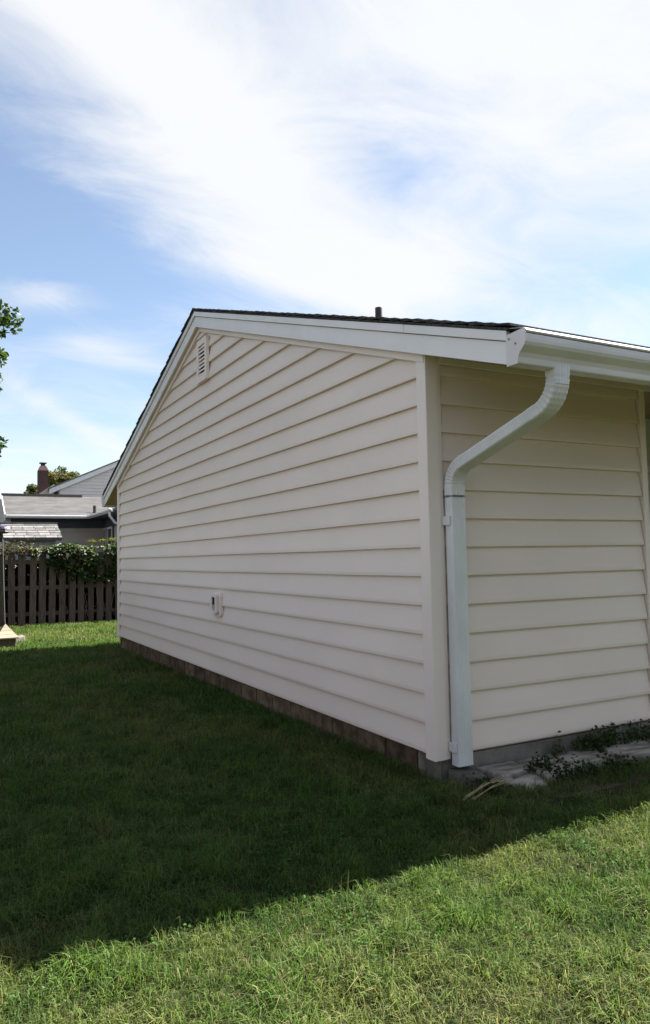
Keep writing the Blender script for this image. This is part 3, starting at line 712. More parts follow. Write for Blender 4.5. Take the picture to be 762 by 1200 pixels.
# ------------------------------------------------------------------ lawn grass
def make_lawn():
    target = 700000
    th0 = YAW                                    # view azimuth from +Y towards +X
    n = int(target*1.6)
    # radial sampling with density ~ const near, falling off outwards
    rr = np.linspace(0.9, 21, 400); den = np.where(rr < 4.2, 1.0, (4.2/rr)**1.65)*rr
    cdf = np.cumsum(den); cdf /= cdf[-1]
    r = np.interp(rng.random(n), cdf, rr); th = th0 + rng.uniform(R(-46), R(50), n)
    x = CAM.x + r*np.sin(th); y = CAM.y + r*np.cos(th)
    ok = (y < 15.75) & ~((x > 0.03) & (y > 0.02) & (y < LY+0.02))
    ok &= ~((x > 0.27) & (y > -0.33-0.07*vnoise(x+30, y+30, 5, 8)) & (y <= 0.03))
    ok &= ~((x > 0.06) & (x < 0.29) & (y > -0.2) & (y < 0.03))
    x, y, r = x[ok], y[ok], r[ok]
    patch = vnoise(x+40, y+40, 0.9, 11)*0.55 + vnoise(x+40, y+40, 2.6, 12)*0.45
    fine = vnoise(x+40, y+40, 9, 13)
    clump = vnoise(x+40, y+40, 16, 14)
    keep = rng.random(len(x)) < (0.25 + 1.1*clump)
    # worn patch beside the foundation, thin turf
    worn = np.exp(-(((x+0.55)/0.45)**2 + ((y-6.3)/0.5)**2)); keep &= rng.random(len(x)) > 0.85*worn
    x, y, r, patch, fine, clump = [a[keep] for a in (x, y, r, patch, fine, clump)]
    N = len(x); z = gh(x, y)
    scale = np.clip(r/4.0, 1.0, 3.2)
    tuft = np.clip((vnoise(x+40, y+40, 5.5, 15)-0.58)/0.3, 0, 1)
    h = rng.uniform(0.030, 0.075, N)*(0.6+0.7*clump)*(1+0.75*tuft)*np.clip(scale, 1, 1.5)
    nearwall = np.exp(-np.abs(x-0.03)/0.07)*(y > 0)*(0.3+1.2*vnoise(x+40, y+40, 3.0, 16)); h *= 1+1.1*nearwall
    edge = np.exp(-((y+0.43)/0.09)**2)*(x > 0.2); h *= 1+0.9*edge*vnoise(x+40, y+40, 6, 17)
    cor = np.exp(-(((x-0.15)/0.35)**2 + ((y+0.35)/0.22)**2)); h *= 1+0.9*cor*rng.random(N)
    lng = rng.random(N) < 0.006; h[lng] *= 1.9; h = np.minimum(h, 0.125)
    w = rng.uniform(0.0020, 0.0040, N)*scale**0.9*(1+0.25*tuft)
    lean = rng.uniform(0.2, 1.35, N)
    green = np.array([0.071, 0.124, 0.028]); lime = np.array([0.130, 0.160, 0.048]); dry = np.array([0.165, 0.160, 0.075]); deep = np.array([0.022, 0.058, 0.017])
    f = np.clip((patch-0.34)/0.34, 0, 1)[:, None]
    c = green*(1-f) + lime*f
    d_ = np.clip((fine-0.55)/0.3, 0, 1)[:, None]; c = c*(1-d_*0.55) + deep*d_*0.55
    tg = tuft[:, None]; c = c*(1-0.5*tg) + np.array([0.078, 0.145, 0.030])*0.5*tg
    thin = np.clip((vnoise(x+40, y+40, 1.4, 18)-0.55)/0.3, 0, 1)
    isdry = rng.random(N) < (0.035+0.20*thin); c[isdry] = dry
    c *= rng.uniform(0.55, 1.45, (N, 1)); c[:, 0] *= rng.uniform(0.85, 1.15, N)
    o = blades('lawn_grass', np.stack([x, y, z-0.004], 1), h, w, np.clip(c, 0.01, 0.6), lean, M['grass'])
    o['kind'] = 'stuff'; tag(o, 'short patchy green lawn with yellowed blades', 'grass')
    return N
NB = make_lawn()
print('blades', NB)

# clover and small broad leaves mixed into the turf
def clover():
    n = 60000; x = CAM.x + rng.uniform(-1.2, 4.2, n); y = rng.uniform(-2.9, 0.8, n)
    m_ = vnoise(x+70, y+70, 2.2, 61)*0.6 + vnoise(x+70, y+70, 6, 62)*0.4
    ok = (rng.random(n) < np.clip((m_-0.52)/0.2, 0, 1)) & ~((x > 0.0) & (y > -0.45)); x, y = x[ok], y[ok]; N = len(x)
    z = gh(x, y) + rng.uniform(0.015, 0.05, N)
    o = leaves('clover', np.stack([x, y, z], 1), rng.uniform(0.007, 0.016, N), np.clip(np.array([[0.055, 0.115, 0.030]])*rng.uniform(0.6, 1.4, (N, 1)), 0, 1), M['grass'], aspect=0.85, flat=1.6)
    o['kind'] = 'stuff'; tag(o, 'small clover leaves in patches through the mown turf', 'clover')
clover()
# tall seed stalks along the shadow edge
def stalks(label, px, py, n, hmin, hmax):
    p0 = at(px, py, Z=-0.2); P = []; H = []
    for i in range(n):
        P.append((p0.x+random.uniform(-.06, .06), p0.y+random.uniform(-.06, .06), -0.2)); H.append(random.uniform(hmin, hmax))
    N = len(P); c = jitcol(N, (0.20, 0.22, 0.08), 0.3)
    o = blades('seed_stalk_tuft', np.array(P), np.array(H), np.full(N, 0.0035), c, rng.uniform(0.2, 0.9, N), M['grass'])
    tag(o, label, 'grass tuft', 'long seed stalks standing above the mown turf'); return o
stalks('few long seed stalks leaning out of the shadow in front of the downspout', 600, 985, 6, 0.10, 0.2)
stalks('short seed stalks standing in shade before the soil clods', 575, 985, 5, 0.10, 0.18)
stalks('tall seed stalks in deep shade out from the gable wall', 300, 1010, 4, 0.15, 0.24)
stalks('short seed stalks poking into sunlight well away from the house', 200, 1105, 4, 0.08, 0.14)
stalks('low seed stalks at the far tip of the shade', 95, 1128, 4, 0.08, 0.13)
stalks('thick seed stalk tuft at the lit turf edge opposite the corner post', 395, 1052, 6, 0.08, 0.14)
stalks('seed stalk tuft on the shade line out from the corner post', 520, 1010, 5, 0.08, 0.16)

# ------------------------------------------------------------------ fence
FY = 15.95; FZ = -0.28
fence = thing('picket_fence', 'weathered grey wooden board fence topped with creeping vine', 'fence', (0, FY, FZ))
def picket_mesh(w, h, mt):
    P = [(-w/2, 0), (w/2, 0), (w/2, h-0.035), (w/2-0.03, h), (-w/2+0.03, h), (-w/2, h-0.035)]
    return MB().prism(P, 'y', -0.009, 0.009)
pm = picket_mesh(0.162, 1.80, 'picket').build('picket', 'picket', fence); pmb = picket_mesh(0.14, 1.80, 'picketb').build('picket', 'picketb', fence)
used = [False, False]
fx0, fx1 = -7.0, 9.0
i = 0; x = fx0
BROWN = {round(at(101, 700, Y=FY).x/0.235)}
while x < fx1:
    br = round(x/0.235) in BROWN
    for row in (0,):
        xx = x + random.uniform(-0.014, 0.014)
        src = pmb if br and row == 0 else pm; k = 1 if src is pmb else 0
        loc = (xx, FY - 0.046 + row*0.092 + random.uniform(-0.004, 0.004), FZ+0.02+random.uniform(-0.035, 0.03)); rot = (random.uniform(-0.008, 0.008), random.uniform(-0.011, 0.011), random.uniform(-0.06, 0.06))
        if not used[k]: used[k] = True; src.location = loc; src.rotation_euler = rot
        else: clone(src, fence, loc, rot, (random.uniform(0.9, 1.06), 1, random.uniform(0.985, 1.02)))
    x += 0.235; i += 1
for z in (0.30, 0.95, 1.58):
    x = fx0
    while x < fx1:
        MB().box(x, min(x+2.4, fx1)-0.004, FY-0.034, FY+0.034, FZ+z-0.045+random.uniform(-.01, .01), FZ+z+0.045).build('rail', 'picket', fence, bevel=0.005); x += 2.4
x = fx0+0.06
while x < fx1:
    MB().box(x-0.045, x+0.045, FY+0.062, FY+0.152, FZ-0.1, FZ+1.72).build('post', 'picket', fence, bevel=0.006); x += 2.4

# added side fence, unseen, to block low sky from the gable wall
added_fence = thing('picket_fence', 'added unseen board fence parallel to the gable wall, cutting low sky light', 'fence', (fx0-0.1, 4, FZ))
y = FY-0.2
while y > -9.0:
    clone(pm, added_fence, (fx0-0.1+random.uniform(-.004, .004), y, FZ+0.02+random.uniform(-0.03, 0.03)), (0, random.uniform(-.01, .01), R(90)+random.uniform(-.05, .05)), (random.uniform(0.95, 1.2), 1, random.uniform(0.985, 1.02))); y -= 0.19
for z in (0.30, 0.95, 1.58):
    y = FY-0.1
    while y > -9.0:
        MB().box(fx0-0.18, fx0-0.115, max(y-2.4, -9.0), y-0.004, FZ+z-0.045, FZ+z+0.045).build('rail', 'picket', added_fence, bevel=0.005); y -= 2.4
# dark shrubs close behind the boards
def hedge():
    root = thing('shrub_row', 'dense dark shrub growth showing through gaps between fence boards', 'shrub', (0, FY+0.6, FZ))
    N = 30000; x = rng.uniform(fx0, 4.0, N); z = FZ + 1.72*rng.random(N)**0.9*(0.86+0.2*vnoise(x+30, x*0+5, 0.8, 31)); y = FY + 0.35 + 0.5*rng.random(N)
    lf = leaves('leaves', np.stack([x, y, z], 1), rng.uniform(0.08, 0.16, N), jitcol(N, (0.015, 0.024, 0.009), 0.4), M['leaf'], aspect=0.7); attach(lf, root)
    st = MB()
    for i in range(30):
        a = random.uniform(fx0, 4.0); st.tube([(a, FY+0.6, FZ-0.05), (a+random.uniform(-.1, .1), FY+0.6, FZ+0.8), (a+random.uniform(-.2, .2), FY+0.6, FZ+1.5)], [0.03, 0.02, 0.008], 5)
    st.build('stem', 'bark', root, kind='stuff')
hedge()
# vine over the fence
def vine():
    xa, xb = at(36, 650, Y=FY).x, at(139, 650, Y=FY).x + 3.5
    root = thing('fence_vine', 'leafy green vine mounded over the top of the board fence', 'vine', ((xa+xb)/2, FY, FZ))
    N = 9500; x = rng.uniform(xa, xb, N)
    prof = vnoise(x+20, x*0+3, 1.3, 21); env = np.clip((x-xa)/0.9, 0.12, 1)
    topz = FZ + 1.80 + 0.10 + 0.16*prof*env; low = FZ + 1.80 - (0.20 + 0.75*vnoise(x+60, x*0+9, 0.9, 22)**1.4)*env
    u = rng.random(N)**1.35; z = topz - (topz-low)*u
    th = np.where(z > FZ+1.75, 0.24, 0.13); y = FY - 0.05 + rng.normal(0, 1, N)*th*0.6 - 0.06
    kk = vnoise(x*7+50, z*7+50, 1, 23) > 0.30
    x, y, z = x[kk], y[kk], z[kk]; N = len(x)
    c = jitcol(N, (0.06, 0.11, 0.03), 0.4, 0.2); red = rng.random(N) < 0.12; c[red] = jitcol(int(red.sum()), (0.12, 0.075, 0.03), 0.3)
    pale = (rng.random(N) < 0.08) & (z > FZ+1.5); c[pale] = jitcol(int(pale.sum()), (0.30, 0.29, 0.18), 0.3)  # pale upper leaves paint in sunlit highlights
    lf = leaves('leaves', np.stack([x, y, z], 1), rng.uniform(0.05, 0.11, N), c, M['leaf'], nrm=np.tile(np.array([[0.35, -0.5, 0.75]]), (N, 1)), aspect=0.7); attach(lf, root)
    st = MB()
    for i in range(26):
        a = random.uniform(xa, xb); pts = []; z = FZ+0.0+random.uniform(0, 1.0)
        while z < FZ+1.9: pts.append((a, FY-0.075-random.uniform(0, 0.03), z)); z += 0.22; a += random.uniform(-.1, .1)
        if len(pts) > 2: st.tube(pts, 0.007, 5)
    st.build('stem', 'bark', root, kind='stuff')
vine()
# dry tangle on the bare end of the fence
def dry_vine():
    xa, xb = at(-40, 645, Y=FY).x, at(40, 645, Y=FY).x
    root = thing('dry_vine', 'sparse browning vine trailing along the bare fence top', 'vine', ((xa+xb)/2, FY, FZ+1.5))
    N = 900; x = rng.uniform(xa, xb, N); z = FZ+1.80 + rng.normal(0.10, 0.10, N); y = FY+rng.normal(0, 0.12, N)
    c = np.where(rng.random((N, 1)) < 0.5, jitcol(N, (0.13, 0.10, 0.05), 0.4), jitcol(N, (0.07, 0.085, 0.03), 0.4))
    lf = leaves('leaves', np.stack([x, y, z], 1), rng.uniform(0.04, 0.085, N), c, M['leaf']); attach(lf, root)
    st = MB()
    for i in range(16):
        a = random.uniform(xa, xb); pts = [(a+0.14*k_, FY+random.uniform(-.13, .05), FZ+1.82+random.uniform(-.1, .22)) for k_ in range(6)]
        st.tube(pts, 0.006, 4)
    st.build('stem', 'bark', root, kind='stuff')
dry_vine()

# ------------------------------------------------------------------ wooden box, block, feeder by the fence
bx = thing('wooden_box', 'low wooden box with a pale peaked plank lid on the lawn by the fence', 'wooden box', (*at(2, 752, Z=-0.28).xy, -0.28))
pA = at(22, 745.5, Z=-0.06); yb_ = pA.y
BX1 = pA.x; BX0 = BX1-1.0; BY0 = yb_-0.05; BY1 = BY0+0.95
lidz = -0.075
apx = at(6.5, 731, Y=BY0+0.42); hwd = BX1-apx.x; BX0 = apx.x-hwd; BY1 = BY0+2*0.42; apex = apx.z
ctr = Vector((apx.x, BY0+0.42, 0)); cn = [(BX0, BY0), (BX1, BY0), (BX1, BY1), (BX0, BY1)]
nrow = 4
for fc in range(4):
    A_, B_ = cn[fc], cn[(fc+1) % 4]
    for k in range(nrow):
        u0, u1 = k/nrow, (k+1)/nrow - (0.015 if k < nrow-1 else 0.004)
        def lp(p, u): return (p[0]+(ctr.x-p[0])*u, p[1]+(ctr.y-p[1])*u, lidz+(apex-lidz)*u)
        q = [lp(A_, u0), lp(B_, u0), lp(B_, u1), lp(A_, u1)]
        MB().hexa(q, [(p[0], p[1], p[2]-0.022) for p in q]).build('lid_plank', 'tanwood', bx)
for (xa, xb, ya, yb) in ((BX0+0.04, BX1-0.05, BY0+0.05, BY0+0.09), (BX0+0.04, BX1-0.05, BY1-0.09, BY1-0.05), (BX0+0.04, BX0+0.08, BY0+0.092, BY1-0.092), (BX1-0.09, BX1-0.05, BY0+0.092, BY1-0.092)):
    MB().box(xa, xb, ya, yb, -0.31, lidz-0.03).build('side_board', 'picketb', bx, bevel=0.004)
pb = at(22, 753, Z=-0.27)
blk = MB().add([(-0.11, -0.09, 0), (0.12, -0.09, 0), (0.12, 0.10, 0), (-0.11, 0.10, 0), (-0.10, -0.08, 0.13), (0.09, -0.08, 0.15), (0.10, 0.09, 0.16), (-0.09, 0.09, 0.13)],
               [(0,3,2,1),(4,5,6,7),(0,1,5,4),(1,2,6,5),(2,3,7,6),(3,0,4,7)]).build('garden_block', 'concrete', bevel=0.02)
blk.location = (pb.x, pb.y, -0.29); blk.rotation_euler = (0.05, -0.06, 0.3)
tag(blk, 'small grey concrete block lying in the grass beside the wooden box', 'concrete block')

# pole feeder
fp = at(6.2, 735, Z=-0.28); fyy = FY-1.2
fb = at(6.5, 700, Y=fyy)
ft = at(3.0, 625, Y=fyy)
feeder = thing('bird_feeder', 'dark violet bird feeder on a thin grey pole before the fence', 'bird feeder', (fb.x, fyy, -0.28))
MB().tube([(fb.x, fyy, -0.30), ((fb.x+ft.x)/2, fyy, 0.7), (ft.x, fyy, ft.z)], 0.012, 8).build('pole', 'pole', feeder)
MB().tube([(ft.x, fyy, ft.z-0.005), (ft.x, fyy, ft.z+0.03)], [0.10, 0.16], 16).build('tray', 'purple', feeder)
MB().tube([(ft.x, fyy, ft.z+0.03), (ft.x, fyy, ft.z+0.13)], 0.06, 12).build('seed_tube', 'greypl', feeder)
MB().tube([(ft.x, fyy, ft.z+0.10), (ft.x, fyy, ft.z+0.15), (ft.x, fyy, ft.z+0.19)], [0.20, 0.17, 0.03], 18).build('feeder_roof', 'purple', feeder)

# ------------------------------------------------------------------ shed behind the fence
SY = 18.2
sl, sr_ = at(5, 631, Y=SY), at(72.5, 631, Y=SY)
se = at(60, 630.5, Y=SY).z
SBK = 19.3; stop = at(60, 614, Y=SBK).z
shed = thing('garden_shed', 'small pale grey garden shed with mottled shingle roof behind the fence', 'shed', ((sl.x+sr_.x)/2, SY, FZ))
wx0, wx1 = sl.x+0.1, sr_.x-0.14
n = 8
for k in range(n):
    a, c = wx0+(wx1-wx0)*k/n, wx0+(wx1-wx0)*(k+1)/n
    MB().box(a+0.004, c-0.004, SY+0.12, SY+0.15, FZ, se-0.02).build('wall_board', 'shedwall', shed)
MB().box(wx0, wx0+0.03, SY+0.152, SBK+1.0, FZ, se).build('wall', 'shedwall', shed); MB().box(wx1-0.03, wx1, SY+0.152, SBK+1.0, FZ, se).build('wall', 'shedwall', shed)
MB().box(wx0+0.03, wx1-0.03, SBK+1.0, SBK+1.03, FZ, se).build('wall', 'shedwall', shed)
sl_ = (stop-se)/(SBK-SY)
srf = MB().hexa([(sl.x, SY, se), (sr_.x, SY, se), (sr_.x-0.0, SBK, stop), (sl.x, SBK, stop)], [(sl.x, SY, se-0.05), (sr_.x, SY, se-0.05), (sr_.x, SBK, stop-0.05), (sl.x, SBK, stop-0.05)]).build('roof', 'sroof', shed)
MB().hexa([(sl.x, SBK+0.001, stop), (sr_.x, SBK+0.001, stop), (sr_.x, 2*SBK-SY, se), (sl.x, 2*SBK-SY, se)], [(sl.x, SBK+0.001, stop-0.05), (sr_.x, SBK+0.001, stop-0.05), (sr_.x, 2*SBK-SY, se-0.05), (sl.x, 2*SBK-SY, se-0.05)]).build('roof', 'sroof', shed)
ns = 6
for k in range(ns):
    ya, yb = SY-0.02+(SBK-SY+0.02)*k/ns, SY+(SBK-SY)*(k+1.25)/ns; yb = min(yb, SBK)
    za, zb = se+(ya-SY)*sl_, se+(yb-SY)*sl_
    x = sl.x-0.02; 
    while x < sr_.x+0.02:
        x2 = min(x+random.uniform(0.26, 0.34), sr_.x+0.02)
        q = [(x+0.006, ya, za+0.028), (x2-0.006, ya, za+0.028), (x2-0.006, yb, zb+0.006), (x+0.006, yb, zb+0.006)]
        MB().hexa(q, [(p[0], p[1], p[2]-(0.022 if i_ < 2 else 0.004)) for i_, p in enumerate(q)]).build('shingle', 'sroof', srf); x = x2
MB().box(sl.x-0.03, sr_.x+0.03, SBK-0.1, SBK+0.1, stop-0.01, stop+0.04).build('ridge_cap', 'sroof', shed)
MB().box(sl.x, sr_.x, SY-0.02, SY-0.002, se-0.075, se-0.004).build('fascia', 'ridgecap', shed)

# ------------------------------------------------------------------ neighbour bungalow
NY = 22.4          # main eave line
ez = at(60, 604, Y=NY).z
ex0 = at(6.5, 604, Y=NY).x
exi = at(104, 607.5, Z=ez).x if False else at(105, 604, Y=NY).x
RY = 25.4; rz = at(50, 582, Y=RY).z
bung = thing('neighbour_bungalow', 'low taupe bungalow with pale grey shingle roof and dark slate blue bands and shutters beyond the fence', 'house', (exi-3, NY+0.6, -0.3))
ps_ = (rz-ez)/(RY-NY)
xr0 = at(2.5, 583, Y=RY).x
EXR = exi + 9
MBr = MB().hexa([(ex0, NY, ez), (EXR, NY, ez), (EXR, RY, rz), (xr0, RY, rz)], [(ex0, NY, ez-0.08), (EXR, NY, ez-0.08), (EXR, RY, rz-0.08), (xr0, RY, rz-0.08)])
nr = MBr.build('roof', 'nroof', bung)
MB().hexa([(xr0, RY+0.001, rz), (EXR, RY+0.001, rz), (EXR, 2*RY-NY, ez), (ex0, 2*RY-NY, ez)], [(xr0, RY+0.001, rz-0.08), (EXR, RY+0.001, rz-0.08), (EXR, 2*RY-NY, ez-0.08), (ex0, 2*RY-NY, ez-0.08)]).build('roof', 'nroof', bung)
ncrs = 16
for k in range(ncrs):
    ya, yb = NY-0.02+(RY-NY)*k/ncrs, NY+(RY-NY)*(k+1.2)/ncrs; yb = min(yb, RY)
    za, zb = ez+(ya-NY)*ps_, ez+(yb-NY)*ps_
    xl = ex0+(xr0-ex0)*(k+0.5)/ncrs-0.01
    q = [(xl, ya, za+0.026), (EXR, ya, za+0.026), (EXR, yb, zb+0.006), (xl, yb, zb+0.006)]
    MB().hexa(q, [(p[0], p[1], p[2]-(0.02 if i_ < 2 else 0.004)) for i_, p in enumerate(q)]).build('shingle_course', 'nroof', nr)
MB().box(xr0-0.02, at(96, 582, Y=RY).x, RY-0.10, RY+0.10, rz+0.0, rz+0.09).build('ridge_vent', 'ridgecap', bung)
MB().box(ex0, exi+0.1, NY-0.03, NY-0.001, ez-0.10, ez+0.005).build('fascia', 'nwhite', bung)
MB().box(ex0, exi+0.1, NY-0.11, NY-0.032, ez-0.075, ez+0.0).build('gutter', 'nwhite', bung, bevel=0.015)
# left rake
q = [(ex0-0.03, NY, ez-0.17), (ex0-0.03, NY, ez+0.03), (xr0-0.03, RY, rz+0.03), (xr0-0.03, RY, rz-0.17)]
MB().hexa(q, [(p[0]+0.028, p[1], p[2]) for p in q]).build('rake_board', 'nwhite', bung)
wz0 = -0.3
wl = at(13, 620, Y=NY+0.55).x
wallY = NY+0.55
bandz = at(80, 619, Y=wallY).z
k = 0; z = wz0+0.4; WXR = exi+0.62
nw = MB().box(wl, WXR+0.5, wallY+0.03, wallY+0.2, wz0, ez-0.03).build('wall', 'nsiding', bung)
while z < bandz-0.01:
    z2 = min(z+0.17, bandz)
    b = MB().hexa([(wl, wallY, z), (WXR, wallY, z), (WXR, wallY+0.02, z2), (wl, wallY+0.02, z2)], [(wl, wallY+0.028, z), (WXR, wallY+0.028, z), (WXR, wallY+0.028, z2), (wl, wallY+0.028, z2)]); b.build('siding_panel', 'nsiding', nw); z += 0.17
MB().box(wl, WXR, wallY-0.02, wallY+0.028, bandz+0.002, ez-0.05).build('dark_top_band', 'navy', bung)  # dark slate blue band along the top of the wall
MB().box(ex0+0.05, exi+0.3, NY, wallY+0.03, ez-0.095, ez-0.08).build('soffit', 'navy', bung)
MB().box(wl-0.25, wl-0.005, wallY-0.03, wallY+0.2, wz0, ez-0.17).build('corner_board', 'nwhite', bung, bevel=0.005)
# end gable of the bungalow
MB().prism([(wallY+0.01, wz0), (2*RY-NY-0.55, wz0), (2*RY-NY-0.55, ez-0.1), (RY, rz-0.12), (wallY+0.01, ez-0.1)], 'x', wl-0.2, wl-0.008).build('end_wall', 'nsiding', bung)
# wing reaching towards the fence, its eave facing -X
wy1 = at(132.5, 600, X=exi).y
wex = exi
wrx = wex+2.6; wrz = ez+2.6*ps_
wing = MB().hexa([(wex, wy1, ez), (wex, NY+0.3, ez), (wrx, RY, wrz), (wrx, wy1, wrz)][::1], [(wex, wy1, ez-0.08), (wex, NY+0.3, ez-0.08), (wrx, RY, wrz-0.08), (wrx, wy1, wrz-0.08)]).build('wing_roof', 'nroof', bung)
MB().hexa([(wrx+0.001, wy1, wrz), (wrx+0.001, RY, wrz), (2*wrx-wex, NY, ez), (2*wrx-wex, wy1, ez)], [(wrx+0.001, wy1, wrz-0.08), (wrx+0.001, RY, wrz-0.08), (2*wrx-wex, NY, ez-0.08), (2*wrx-wex, wy1, ez-0.08)]).build('wing_roof', 'nroof', bung)
q = [(wex+0.02, NY+0.3, ez+0.012), (wex+0.2, NY+0.28, ez+0.06), (wrx-0.4, RY-0.6, wrz-0.12), (wrx-0.5, RY-0.45, wrz-0.12)]
MB().box(wex-0.03, wex-0.001, wy1, NY-0.03, ez-0.10, ez+0.01).build('fascia', 'nwhite', bung)
MB().box(wex-0.13, wex-0.032, wy1-0.02, NY-0.15, ez-0.075, ez+0.0).build('gutter', 'nwhite', bung, bevel=0.02)
wwx = wex+0.62
MB().box(wwx+0.03, wwx+0.2, wy1+0.35, wallY+0.1, wz0, ez-0.1).build('wing_wall', 'nsiding', bung)
z = wz0+0.4
while z < bandz-0.01:
    z2 = min(z+0.17, bandz); ya, yb = wy1+0.35, wallY-0.005
    MB().hexa([(wwx, ya, z), (wwx, yb, z), (wwx+0.02, yb, z2), (wwx+0.02, ya, z2)], [(wwx+0.028, ya, z), (wwx+0.028, yb, z), (wwx+0.028, yb, z2), (wwx+0.028, ya, z2)]).build('siding_panel', 'nsiding', bung); z += 0.17
MB().box(wwx-0.02, wwx+0.028, wy1+0.35, wallY-0.025, bandz+0.002, ez-0.05).build('dark_top_band', 'navy', bung)  # same dark band along the top of the wing wall
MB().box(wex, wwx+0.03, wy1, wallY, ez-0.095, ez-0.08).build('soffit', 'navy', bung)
for (pa, pb_) in ((119, 124.5), (127, 132)):
    ya, yb = at(pa, 625, X=wwx).y, at(pb_, 625, X=wwx).y; ya, yb = max(ya, yb), min(ya, yb)
    wn = MB().box(wwx-0.012, wwx-0.004, yb, ya, 0.95, bandz-0.02).build('window', 'glass', bung)
    for (y0, y1, z0, z1) in ((yb-0.07, yb, 0.88, bandz+0.0), (ya, ya+0.07, 0.88, bandz+0.0), (yb, ya, 0.88, 0.95), (yb, ya, bandz-0.06, bandz+0.001)):
        MB().box(wwx-0.045, wwx-0.003, y0, y1, z0, z1).build('window_frame', 'nwhite', wn)
    for y0 in (ya+0.075, yb-0.22):
        MB().box(wwx-0.03, wwx-0.003, y0, y0+0.14, 0.85, bandz).build('shutter', 'navy', wn)
# wing gable end
MB().prism([(wwx+0.03, wz0), (2*wrx-wwx, wz0), (2*wrx-wwx, ez-0.1), (wrx, wrz-0.12), (wwx+0.03, ez-0.1)], 'y', wy1+0.2, wy1+0.345).build('wing_gable', 'nsiding', bung)
MB().tube([(wex-0.08, wy1+0.08, ez-0.10), (wex-0.08, wy1+0.08, ez-0.22), (wex+0.10, wy1+0.20, ez-0.42), (wwx-0.08, wy1+0.40, ez-0.60), (wwx-0.08, wy1+0.40, 0.0)], 0.035, 8).build('downspout', 'nwhite', bung)
pv = at(111, 603, Y=NY+0.35)
MB().tube([(pv.x, NY+0.35, ez+0.35*ps_-0.05), (pv.x, NY+0.35, at(112, 592.5, Y=NY+0.35).z)], 0.055, 10).build('vent_pipe', 'pipe', bung)

# ------------------------------------------------------------------ taller gabled house behind
TY = 31.0
tl0 = at(58, 573, Y=TY); tpk = at(150, 536, Y=TY); tsl = (tpk.z-tl0.z)/(tpk.x-tl0.x)
tall = thing('gabled_house', 'taller grey sided house showing one gable slope above the bungalow roof', 'house', (tl0.x+4, TY, -0.3))
half = 6.0; pkx = tl0.x+half; pkz = tl0.z+half*tsl
tw = MB().prism([(tl0.x+0.45, -0.3), (2*pkx-tl0.x-0.45, -0.3), (2*pkx-tl0.x-0.45, tl0.z+0.1), (pkx, pkz-0.12), (tl0.x+0.45, tl0.z+0.1)], 'y', TY+0.13, TY+0.4).build('gable_wall', 'gsiding', tall)
z = 3.2
while z < pkz-0.35:
    z2 = z+0.15; hwz = lambda zz_: min(half-0.45, (pkz-0.12-zz_)/tsl - 0.15)
    q = [(pkx-hwz(z), TY+0.09, z), (pkx+hwz(z), TY+0.09, z), (pkx+hwz(z2), TY+0.115, z2), (pkx-hwz(z2), TY+0.115, z2)]
    MB().hexa(q, [(p[0], TY+0.127, p[2]) for p in q]).build('siding_panel', 'gsiding', tw); z = z2
for s in (-1, 1):
    xe = tl0.x if s < 0 else 2*pkx-tl0.x
    q = [(xe, TY-0.02, tl0.z-0.22), (pkx, TY-0.02, pkz-0.22), (pkx, TY-0.02, pkz), (xe, TY-0.02, tl0.z)]
    MB().hexa(q, [(p[0], TY+0.02, p[2]) for p in q]).build('rake_board', 'nwhite', tall)
    q = [(xe, TY-0.05, tl0.z+0.003), (pkx, TY-0.05, pkz+0.003), (pkx, TY+9, pkz+0.003), (xe, TY+9, tl0.z+0.003)]
    MB().hexa(q, [(p[0], p[1], p[2]+0.06) for p in q]).build('roof', 'nroof', tall)
MB().box(tl0.x+0.45, tl0.x+0.6, TY+0.401, TY+9, -0.3, tl0.z).build('side_wall', 'gsiding', tall)
# little rear wing by the chimney
pc0, pc1 = at(46, 575, Y=TY+1), at(62, 575, Y=TY+1)
MB().hexa([(pc0.x-0.3, TY+0.5, pc0.z-0.35), (pc1.x, TY+0.5, pc0.z+0.28), (pc1.x, TY+3, pc0.z+0.28), (pc0.x-0.3, TY+3, pc0.z-0.35)], [(pc0.x-0.3, TY+0.5, pc0.z-0.5), (pc1.x, TY+0.5, pc0.z-0.5), (pc1.x, TY+3, pc0.z-0.5), (pc0.x-0.3, TY+3, pc0.z-0.5)]).build('lean_to', 'nsiding', tall)
# chimney
CY = TY+0.9
ca, cb = at(45.5, 560, Y=CY).x, at(57, 560, Y=CY).x; ct = at(50, 545.5, Y=CY).z
ch = MB().box(ca, cb, CY, CY+0.55, -0.3, ct-0.22).build('chimney', 'brick', tall)
MB().add([(ca, CY, ct-0.219), (cb, CY, ct-0.219), (cb, CY+0.55, ct-0.219), (ca, CY+0.55, ct-0.219), (ca+0.09, CY+0.09, ct), (cb-0.09, CY+0.09, ct), (cb-0.09, CY+0.46, ct), (ca+0.09, CY+0.46, ct)],
         [(0,3,2,1),(4,5,6,7),(0,1,5,4),(1,2,6,5),(2,3,7,6),(3,0,4,7)]).build('shoulder', 'brick', ch)
cm = (ca+cb)/2
MB().box(cm-0.09, cm+0.09, CY+0.18, CY+0.36, ct+0.001, ct+0.12).build('flue', 'pipe', ch)
MB().box(cm-0.15, cm+0.15, CY+0.12, CY+0.42, ct+0.122, ct+0.16).build('cap', 'pipe', ch)

